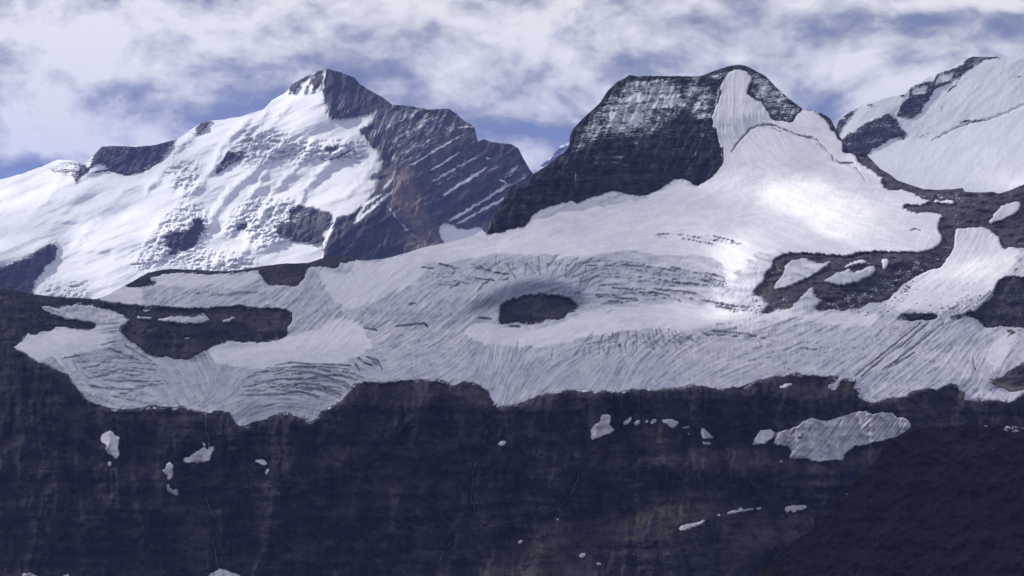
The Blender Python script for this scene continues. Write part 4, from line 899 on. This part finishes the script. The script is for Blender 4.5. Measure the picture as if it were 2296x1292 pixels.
grow = lambda p: f3.at(blur(inpoly(p, X, Y).astype(np.float32), 3), GX, GY) > .10
for i, (nm, mt, ps, lb) in enumerate(parts3):
    for p in ps:
        lab[(grow(p)) & (lab == 0) & ((np.abs(PX - GX) < 1) | (nm != 'rock_island'))] = i + 1
lab2 = np.concatenate([np.repeat(lab[:1], nb, 0), lab, lab[-1:]])
for i in range(len(parts3) + 1):
    kq = keep & (lab2 == i)
    # a quad belongs to the label of its first corner
    q = np.zeros_like(keep); q[:-1, :-1] = True
    sel = (lab2 == i)[:-1, :-1] & (keep[:-1, :-1] | keep[:-1, 1:] | keep[1:, 1:] | keep[1:, :-1])
    H_, W_ = keep.shape
    idx = np.arange(H_ * W_).reshape(H_, W_)
    Q = np.stack([idx[:-1, :-1], idx[1:, :-1], idx[1:, 1:], idx[:-1, 1:]], -1)[sel]
    if len(Q) == 0: continue
    used = np.zeros(H_ * W_, bool); used[Q.ravel()] = True; new = np.cumsum(used) - 1
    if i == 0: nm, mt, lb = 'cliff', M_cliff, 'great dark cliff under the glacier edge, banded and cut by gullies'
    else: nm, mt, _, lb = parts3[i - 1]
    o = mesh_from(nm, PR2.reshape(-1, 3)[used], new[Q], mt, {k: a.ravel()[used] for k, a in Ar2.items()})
    if nm in ('rock_island', 'crag', 'rock_band', 'rock_spur', 'moraine'): tag(o, lb, nm.replace('_', ' '))
    else: tag(o, lb, kind='structure')
# the glacier
PI = place(PX, GY, np.exp(f3.at(D3i, GX, GY)))
Ai = dict(snow=f3.at(snw, GX, GY), streak=f3.at(streak, GX, GY), blue=f3.at(blue, GX, GY), debris=f3.at(deb, GX, GY), across=GY, along=GX + 0)
PI2, Ai2, nb = close_back(PI, Ai, 900, 500)
ki = ic > .30
ki = np.concatenate([np.repeat(ki[:1], nb, 0), ki, np.zeros_like(ki[-1:])])
g = sheet('glacier', PI2, ki, M_ice, Ai2)
tag(g, 'broad crevassed glacier spilling down to the dark cliff edge', 'glacier')

# ------------------------------------------------------------------ snow patches lying on the cliff
CLIFF = D3
def patch(fr, txt, name, label, cat, group=None, T=6.0, warp=2.7, snow=.82, seed=1, st=1.0, soft=1.0, streaks=None):
    p = np.array(Z(fr, txt)) if isinstance(txt, str) else np.array(txt)
    fl = Field(p[:, 0].min() - 12, p[:, 0].max() + 12, p[:, 1].min() - 12, p[:, 1].max() + 12, st, seed, warp)
    m = blur(fl.mask([tuple(q) for q in p]), soft * 1.5)
    m = blur((m + .75 * fbm(fl.X, fl.Y, 8, 3.5, 3, seed + 9, .8) * 4 * m * (1 - m) > .5).astype(float), .8 * soft)
    core = blur(m, 4)
    D = f3.at(CLIFF, fl.X, fl.Y)
    D = blur(D, 1.5) - (2 * T * (m - .5) + T * .5 + T * .15 * core) / 6300
    ex = dict(snow=fl.zeros() + snow - .25 * fbm(fl.X, fl.Y, 14, 9, 4, seed), streak=fl.zeros(), blue=fl.zeros(), debris=.12 + .28 * (1 - m) + .1 * fbm(fl.X, fl.Y, 9, 9, 3, seed), across=fl.Y, along=fl.X)
    if streaks is not None:
        a = fl.zeros() + streaks
        nn = np.random.default_rng(seed).standard_normal(fl.X.shape)
        s1 = lic(fl, a + .35 * fbm(fl.X, fl.Y, 60, 40, 3, 5), (.5 * nn + 2 * blur(nn, 1)).astype(np.float32), 16, 1.2); s1 /= s1.std()
        ex['streak'] = s1; ex['snow'] = np.clip(.22 + .5 * fbm(fl.X, fl.Y, 60, 30, 4, 8), 0, 1)
        ex['debris'] = np.clip(.22 * blur(fl.mask(Z('D', '280,360 440,320 520,300 500,400 400,540 360,540 390,470 280,455')), 8) * 2 + .10 * s1 * sstep(.2, .5, fbm(fl.X, fl.Y, 50, 30, 3, 12)), 0, .6)
        D = D - (2.4 * s1 + 8 * fbm(fl.X, fl.Y, 50, 24, 4, 9)) / 6300
    P = place(fl.X, fl.Y, np.exp(D))
    o = sheet(name, P, m > .28, M_snow, ex)
    return tag(o, label, cat, group)
G1 = 'small snow patches left on the dark cliff'
for i, (fr, txt, lb) in enumerate((
  ('A', '710,330 718,300 745,282 780,268 800,290 806,305 838,310 832,360 828,400 838,430 825,470 815,465 790,440 755,425 742,400 757,370 725,352', 'broad white snow patch narrowing to a point, high on the left of the dark cliff'),
  ('A', '758,498 775,475 782,500 778,522 762,512', 'tiny snow scrap just below the pointed left snow patch'),
  ('A', '1142,555 1165,535 1170,505 1190,488 1210,505 1217,560 1205,600 1188,620 1175,575', 'tall oval snow patch feeding a thin hooked tail'),
  ('A', '1188,620 1186,640 1172,650 1180,690 1205,705 1240,725 1252,715 1248,678 1230,682 1215,692 1198,678 1186,655', 'thin hooked tail of snow hanging below the tall oval patch'),
  ('A', '1290,480 1300,462 1345,450 1355,432 1390,420 1415,400 1440,385 1455,408 1475,385 1495,378 1503,400 1480,435 1478,475 1440,488 1400,490 1385,502 1360,487 1330,500', 'wing shaped snow patch at the foot of the waterfall gully'),
  ('A', '1425,355 1440,350 1442,378 1428,378', 'speck of snow just above the wing shaped patch'),
  ('A', '1792,485 1815,472 1850,472 1880,500 1868,518 1840,505 1815,500', 'ragged little snow patch right of the wing shaped one'),
  ('A', '1798,430 1812,430 1816,448', 'pointed fleck of snow above the ragged little patch'),
  ('A', '1862,565 1872,548 1885,535 1893,548 1885,560 1872,572', 'forked fleck of snow below the ragged little patch'),
  ('A', '160,1270 210,1266 250,1285 280,1330 150,1330', 'snow tongue entering the bottom edge near the left corner'),
  ('A', '440,1290 486,1278 492,1330 420,1330', 'narrow snow sliver on the bottom edge right of the corner tongue'),
  ('A', '1440,1320 1475,1280 1510,1262 1545,1238 1580,1250 1620,1270 1690,1288 1730,1330', 'rounded snow cone at the foot of the left waterfall on the bottom edge'),
  ('B', '1595,440 1610,432 1640,428 1643,436 1618,452 1598,452', 'small snow bar on the ledge left of the stacked gully patch'),
  ('C', '640,350 672,325 705,300 706,270 715,260 745,256 770,262 765,300 758,320 780,345 800,352 770,372 730,385 680,405 655,418 645,405', 'large club shaped snow patch below the notch in the glacier edge'),
  ('C', '848,328 865,298 890,275 901,270 895,300 875,318', 'thin blade of snow rising right of the club shaped patch'),
  ('C', '922,322 922,308 940,293 960,291 955,308 935,322', 'small snow wedge first after the thin blade'),
  ('C', '988,308 998,300 1010,299 1002,311', 'dot of snow between two wedges on the ledge'),
  ('C', '1018,315 1030,298 1050,288 1070,290 1062,305 1040,312', 'small snow wedge beside the widest ledge patch'),
  ('C', '1085,297 1120,288 1160,290 1205,305 1190,325 1178,340 1160,338 1140,322 1110,305', 'widest of the ledge snow patches with a ragged lower edge'),
  ('C', '1224,340 1245,338 1270,330 1285,322 1280,338 1250,348 1228,346', 'curved sliver of snow at the right end of the ledge row'),
  ('C', '1352,342 1372,350 1400,380 1430,398 1415,410 1380,408 1355,412', 'three cornered snow patch with streaky sides'),
  ('C', '1352,432 1380,430 1412,438 1408,450 1380,446 1355,440', 'flat snow fleck under the three cornered patch'),
  ('C', '1205,990 1220,972 1260,958 1320,950 1382,930 1360,950 1310,972 1260,990 1210,998', 'long tapering snow blade on the lower slope'),
  ('C', '1452,902 1460,894 1475,898 1470,906 1456,908', 'dot of snow between the two long lower blades'),
  ('C', '1516,888 1540,872 1580,868 1600,852 1630,862 1690,852 1695,860 1640,872 1580,882 1520,894', 'long thin snow strip on the lower slope near the front ridge'),
  ('C', '1700,864 1715,852 1735,850 1730,866', 'small snow bead at the right end of the long strip'),
  ('C', '565,1160 572,1148 608,1142 602,1160 590,1170 568,1170', 'star shaped snow scrap near the bottom centre'),
  ('C', '672,1212 695,1206 715,1216 690,1220', 'faint flat snow scrap right of the star shaped one'),
  ('C', '168,1088 180,1070 195,1058 210,1066 195,1078', 'slim snow fleck on the scree low in the centre'),
  ('C', '414,934 425,924 440,926 430,936', 'snow dot beside the long thin stream'),
  ('C', '1258,380 1268,374 1280,378 1270,386', 'snow dot below the curved ledge sliver'),
  ('D', '338,860 360,846 400,842 440,836 480,842 482,858 430,868 395,885 380,868 355,884 350,868', 'toothed snow patch beside the dark front ridge'),
  ('D', '305,84 340,62 380,58 384,68 350,82 325,86', 'thin snow wedge on the brown ledge under the glacier edge'),
  ('D', '730,768 745,762 762,772 755,782 745,776', 'lone snow speck where the front ridge meets the far slope'),
  ('D', '308,552 330,550 328,560 312,560', 'snow speck under the hanging ice field'),
)):
    patch(fr, txt, 'snow_patch', lb, 'snow patch', G1, T=2.6, seed=200 + i)
patch('D', '290,375 330,362 380,350 440,322 480,290 520,280 560,292 610,300 660,285 700,275 760,255 800,240 860,235 880,250 912,256 940,246 980,242 1030,246 1060,275 1100,282 1132,292 1155,332 1110,370 1070,398 1000,415 940,435 912,430 880,445 845,455 790,460 750,492 718,515 716,550 660,548 620,552 570,558 520,556 500,545 430,540 372,542 385,490 370,460 300,455 270,440',
      'ice_field', 'grey furrowed ice field hanging on the dark slope under the right end of the glacier', 'ice field', None, T=10, seed=300, streaks=math.radians(52), warp=2.5)
patch('D', '140,450 150,405 190,357 240,352 292,372 270,400 230,425 215,448 180,446 160,450', 'snow_patch', 'smooth round snow patch joined to the left tip of the furrowed ice field', 'snow patch', G1, T=7, seed=301)

# ------------------------------------------------------------------ meltwater
wm, wt, wp_ = base_mat('meltwater')
wp_.inputs['Base Color'].default_value = (.34, .38, .44, 1); wp_.inputs['Roughness'].default_value = .3
def stream(fr, txt, w0, label, seed):
    p = np.array(Z(fr, txt)); q = [p[0]]
    for a, b in zip(p[:-1], p[1:]):
        n = max(int(np.hypot(*(b - a)) / 2.2), 1)
        for k in range(1, n + 1): q.append(a + (b - a) * k / n)
    q = np.array(q); k = np.arange(len(q))
    q[:, 0] += 1.3 * perlin(k / 5.0, k * 0.0 + seed, seed) + .5 * perlin(k / 1.7, k * 0.0 + seed, seed + 1)
    wv = w0 * np.clip(.55 + .9 * perlin(k / 4.0, k * 0.0 + 5, seed + 2), .18, 1.3)
    off = np.array([-1.0, -.5, 0, .5, 1.0])
    GXs = q[:, 0:1] + off[None] * wv[:, None]; GYs = np.repeat(q[:, 1:2], 5, 1)
    D = np.exp(np.min([f3.at(CLIFF, GXs + dx, GYs) for dx in (-1, 0, 1)], axis=0)) - 2.5 - 2.0 * (1 - off[None] ** 2)
    P = place(GXs, GYs, D)
    o = sheet('waterfall', P, None, wm, {})
    return tag(o, label, 'waterfall', 'thin waterfalls on the dark cliff')
stream('A', '1452,150 1447,180 1443,215 1448,260 1462,300 1468,345 1465,390', .9, 'thin waterfall dropping from the glacier edge to the wing shaped snow patch', 1)
stream('A', '1447,742 1460,775 1468,810 1490,850 1522,885', .75, 'curling white thread of water in the left gully halfway down', 2)
stream('A', '1502,1040 1500,1070 1512,1100 1518,1150 1520,1190 1535,1225 1543,1240', .6, 'thread of water ending at the rounded snow cone on the bottom edge', 3)
stream('C', '566,645 555,680 540,715 522,745 512,778', .85, 'thin waterfall upper pitch on the cliff left of the long blade of snow', 4)
stream('C', '500,790 470,820 445,845 432,880 415,910 404,930', .65, 'slanting lower pitch of the central waterfall', 5)
stream('C', '757,122 748,160 738,205 728,240', .55, 'faint trickle above the club shaped snow patch', 6)
stream('B', '1568,250 1548,280 1520,310 1516,370 1498,420 1495,465', .5, 'faint trickle in the gully below the ice apron', 7)
stream('B', '1450,560 1432,620 1425,700 1420,800 1445,880', .45, 'barely visible thread of water on the central cliff', 8)
stream('B', '1285,1078 1250,1120 1230,1160 1216,1195', .6, 'short white thread of water above the lower scree', 9)

# ------------------------------------------------------------------ loose blocks shed on the ice below the rubble ridge
def blocks(polys, n, smin, smax, seed):
    r = np.random.default_rng(seed); V = []; Q = []
    unit = np.array([(x, y, z) for z in (-1, 1) for (x, y) in ((-1, -1), (1, -1), (1, 1), (-1, 1))], float)
    fq = np.array([(3, 2, 1, 0), (4, 5, 6, 7), (0, 1, 5, 4), (1, 2, 6, 5), (2, 3, 7, 6), (3, 0, 4, 7)])
    tot = 0
    for p in polys:
        p = np.array(p); lo, hi = p.min(0), p.max(0); k = 0
        while k < n // len(polys):
            x, y = lo + (hi - lo) * r.random(2)
            if not inpoly(p, np.array([x]), np.array([y]))[0]: continue
            k += 1
            D = math.exp(f3.at(D3i, np.array([x]), np.array([y]))[0])
            c_ = place(x, y, D)
            s_ = smin + (smax - smin) * r.random() ** 3
            v = unit * (.6 + .4 * r.random((8, 3))) * s_ * np.array([1.2, 1.0, .7]) * np.where(unit[:, 2:] > 0, .7, 1)
            a = r.random() * 6.28; ca, sa_ = math.cos(a), math.sin(a)
            v = np.stack([v[:, 0] * ca - v[:, 1] * sa_, v[:, 0] * sa_ + v[:, 1] * ca, v[:, 2]], -1)
            V.append(v + c_); Q.append(fq + 8 * tot); tot += 1
    return np.concatenate(V), np.concatenate(Q)
bv, bq = blocks([Z('8', '900,590 950,540 1130,500 1190,450 1260,500 1150,570 1000,610'), Z('8', '1200,470 1300,420 1900,330 1880,440 1500,560 1300,520'), Z('8', '1480,560 1880,420 1700,590 1600,600'), Z('8', '1180,630 1500,640 2000,800 1400,900 600,900'),
                 Z('8', '1190,445 1230,395 1330,345 1260,460'), Z('8', '150,470 260,520 200,600 100,560')], 330, .9, 4.0, 77)
bo = mesh_from('boulders', bv, bq, M_rubble, {'tone': np.ones(len(bv)), 'snow': np.zeros(len(bv)), 'across': bv[:, 2], 'along': bv[:, 0]}, smooth=False)
tag(bo, 'scattered dark stones lying on the ice below the rubble ridge', kind='stuff')

# ------------------------------------------------------------------ the dark front ridge at lower right
f4 = Field(1560, 2620, 920, 1420, 2.6, 401, 2)
X, Y = f4.X, f4.Y
S4 = f4.zeros() + 58 + 12 * fbm(X, Y, 150, 70, 4, 402); A4 = f4.zeros() - 18 + 26 * fbm(X + .4 * Y, Y, 150, 110, 5, 403, .55)
L4 = solve(f4, S4, A4, (2100, 1200, 2900.0), 2)
d4 = 9 * fbm(X, Y, 60, 60, 5, 404, .6, ridge=True) + 6 * fbm(X, Y, 34, 30, 4, 405) + 2.2 * fbm(X, Y, 10, 10, 3, 406, .6)
L4 = L4 + np.log1p(-d4 / 2900)
crest4 = [(1560, 1420), (1640, 1345), (1686, 1298), (1700, 1278), (1722, 1256), (1742, 1240), (1765, 1222), (1800, 1202), (1818, 1190), (1823, 1180), (1826, 1160), (1842, 1146), (1870, 1128), (1900, 1108), (1912, 1088), (1922, 1066), (1950, 1046), (1972, 1022), (1976, 1008),
          (1990, 990), (2010, 980), (2030, 968), (2060, 962), (2085, 958), (2130, 955), (2180, 953), (2215, 952), (2240, 955), (2262, 956), (2296, 958), (2400, 966), (2620, 990)]
sn4 = np.clip(blur(f4.mask(Z('D', '1400,318 1590,314 1700,320 1875,330 2100,340 2100,400 1875,378 1760,372 1680,340 1560,326 1400,328')), 2) * .42 + 0, 0, 1)
sn4 = np.maximum(sn4, .5 * f4.stroke(Z('D', '1340,332 1450,322 1560,318 1640,326'), 1.6, 2))
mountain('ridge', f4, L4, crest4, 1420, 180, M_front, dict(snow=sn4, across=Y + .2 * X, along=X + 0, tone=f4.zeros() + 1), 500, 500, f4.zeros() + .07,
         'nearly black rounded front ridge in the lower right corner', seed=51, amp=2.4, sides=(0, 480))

# ------------------------------------------------------------------ ground out to the horizon
gm, gt_, gp = base_mat('valley_floor')
gn = gt_.noise(gt_.vmath('MULTIPLY', gt_.new('ShaderNodeNewGeometry').outputs['Position'], (.002, .002, .002)), 1.0, 8, .6)
gt_.link(gt_.ramp(gn, [(.35, (.035, .045, .025)), (.65, (.10, .09, .075))]), gp.inputs['Base Color'])
gp.inputs['Roughness'].default_value = .95
bx, by = np.meshgrid(np.linspace(-60000, 60000, 121), np.linspace(90000, -30000, 121))
gz = GROUND + 60 * fbm(bx, by, 9000, 9000, 4, 500)
sheet('ground', np.stack([bx, by, gz], -1), None, gm, {})['kind'] = 'structure'

# ------------------------------------------------------------------ unseen cloud layer added above the view, gaps shaped to put sun where wanted
pts = np.concatenate([a for a, b in LIT]); tv = np.concatenate([b for a, b in LIT])
ZD = 3600.0
q = pts + SUN[None] * ((ZD - pts[:, 2]) / SUN[2])[:, None]
gxs = np.concatenate([np.arange(-14000, -7200, 140), np.arange(-7200, -900, 26), np.arange(-900, 9000, 140)]).astype(float)
gys = np.concatenate([np.arange(600, 6600, 140), np.arange(6600, 11400, 26), np.arange(11400, 22000, 110)]).astype(float)
nx, ny = len(gxs), len(gys)
ii = np.searchsorted(gxs, q[:, 0]) - 1; jj = np.searchsorted(gys, q[:, 1]) - 1
ok = (ii >= 0) & (ii < nx - 1) & (jj >= 0) & (jj < ny - 1)
num = np.zeros((ny, nx)); cnt = np.zeros((ny, nx))
np.add.at(num, (jj[ok], ii[ok]), tv[ok]); np.add.at(cnt, (jj[ok], ii[ok]), 1.0)
mean = np.where(cnt > 0, num / np.maximum(cnt, 1), 0); has = (cnt > 0).astype(float)
Td = blur(mean, .8) / np.maximum(blur(has, .8), 1e-3)
wide = (blur(mean, 9) + .35 * 1e-3) / (blur(has, 9) + 1e-3)
kk_ = sstep(.02, .3, blur(has, .8))
Td = Td * kk_ + wide * (1 - kk_)
cxg, cyg = np.meshgrid(gxs, gys)
rim = sstep(0, 12, np.minimum(np.minimum(np.arange(nx), nx - 1 - np.arange(nx))[None, :], np.minimum(np.arange(ny), ny - 1 - np.arange(ny))[:, None]))
Td = 1 - (1 - Td) * rim
Td = np.clip(Td, 0.02, 1.0)
cover_ = 1 - np.sqrt(Td)
body_ = 220 * cover_ * (1 + .5 * fbm(cxg, cyg, 1400, 1400, 4, 601))
low_ = np.stack([cxg, cyg, ZD - body_ * .3], -1); top_ = np.stack([cxg, cyg, ZD + 4 + body_], -1)
cm = bpy.data.materials.new('cloud'); cm.use_nodes = True
c = NT(cm.node_tree); c.n.clear()
co = c.new('ShaderNodeOutputMaterial'); ct = c.new('ShaderNodeBsdfTransparent'); cd = c.new('ShaderNodeBsdfDiffuse'); cl = c.new('ShaderNodeBsdfTranslucent')
cd.inputs[0].default_value = (.72, .73, .78, 1); cl.inputs[0].default_value = (.46, .49, .60, 1)
cmx = c.new('ShaderNodeMixShader'); cmx.inputs[0].default_value = .55; c.link(cd.outputs[0], cmx.inputs[1]); c.link(cl.outputs[0], cmx.inputs[2])
cmm = c.new('ShaderNodeMixShader'); c.link(c.attr('cover'), cmm.inputs[0]); c.link(ct.outputs[0], cmm.inputs[1]); c.link(cmx.outputs[0], cmm.inputs[2])
c.link(cmm.outputs[0], co.inputs['Surface'])
Hh, Ww = cxg.shape
idx = np.arange(Hh * Ww).reshape(Hh, Ww)
Q1 = np.stack([idx[:-1, :-1], idx[:-1, 1:], idx[1:, 1:], idx[1:, :-1]], -1).reshape(-1, 4)
V_ = np.concatenate([low_.reshape(-1, 3), top_.reshape(-1, 3)])
Q_ = np.concatenate([Q1[:, ::-1], Q1 + Hh * Ww])
cloud_o = mesh_from('shade_clouds', V_, Q_, cm, dict(cover=np.concatenate([cover_.ravel(), cover_.ravel()])))
tag(cloud_o, 'unseen cloud layer with gaps shaped to place sun and shade on the range', kind='stuff')

# ------------------------------------------------------------------ air
if HAZE_DENSITY > 0:
    hv = np.array([(x, y, z) for z in (-1700.0, 3100.0) for (x, y) in ((-20000.0, -2000.0), (20000.0, -2000.0), (20000.0, 44000.0), (-20000.0, 44000.0))])
    hq = np.array([(3, 2, 1, 0), (4, 5, 6, 7), (0, 1, 5, 4), (1, 2, 6, 5), (2, 3, 7, 6), (3, 0, 4, 7)])
    hm = bpy.data.materials.new('air'); hm.use_nodes = True
    h = NT(hm.node_tree); h.n.clear()
    ho = h.new('ShaderNodeOutputMaterial'); pv = h.new('ShaderNodeVolumePrincipled')
    pv.inputs['Color'].default_value = (*HAZE_COLOR, 1); pv.inputs['Density'].default_value = HAZE_DENSITY
    pv.inputs['Anisotropy'].default_value = .2
    h.link(pv.outputs[0], ho.inputs['Volume'])
    haze = mesh_from('haze', hv, hq, hm, {}, smooth=False)
    haze['kind'] = 'stuff'
print('tris', sum(len(o.data.polygons) * 2 for o in bpy.data.objects if o.type == 'MESH'), 'script', round(time.time() - T0, 1), 's')
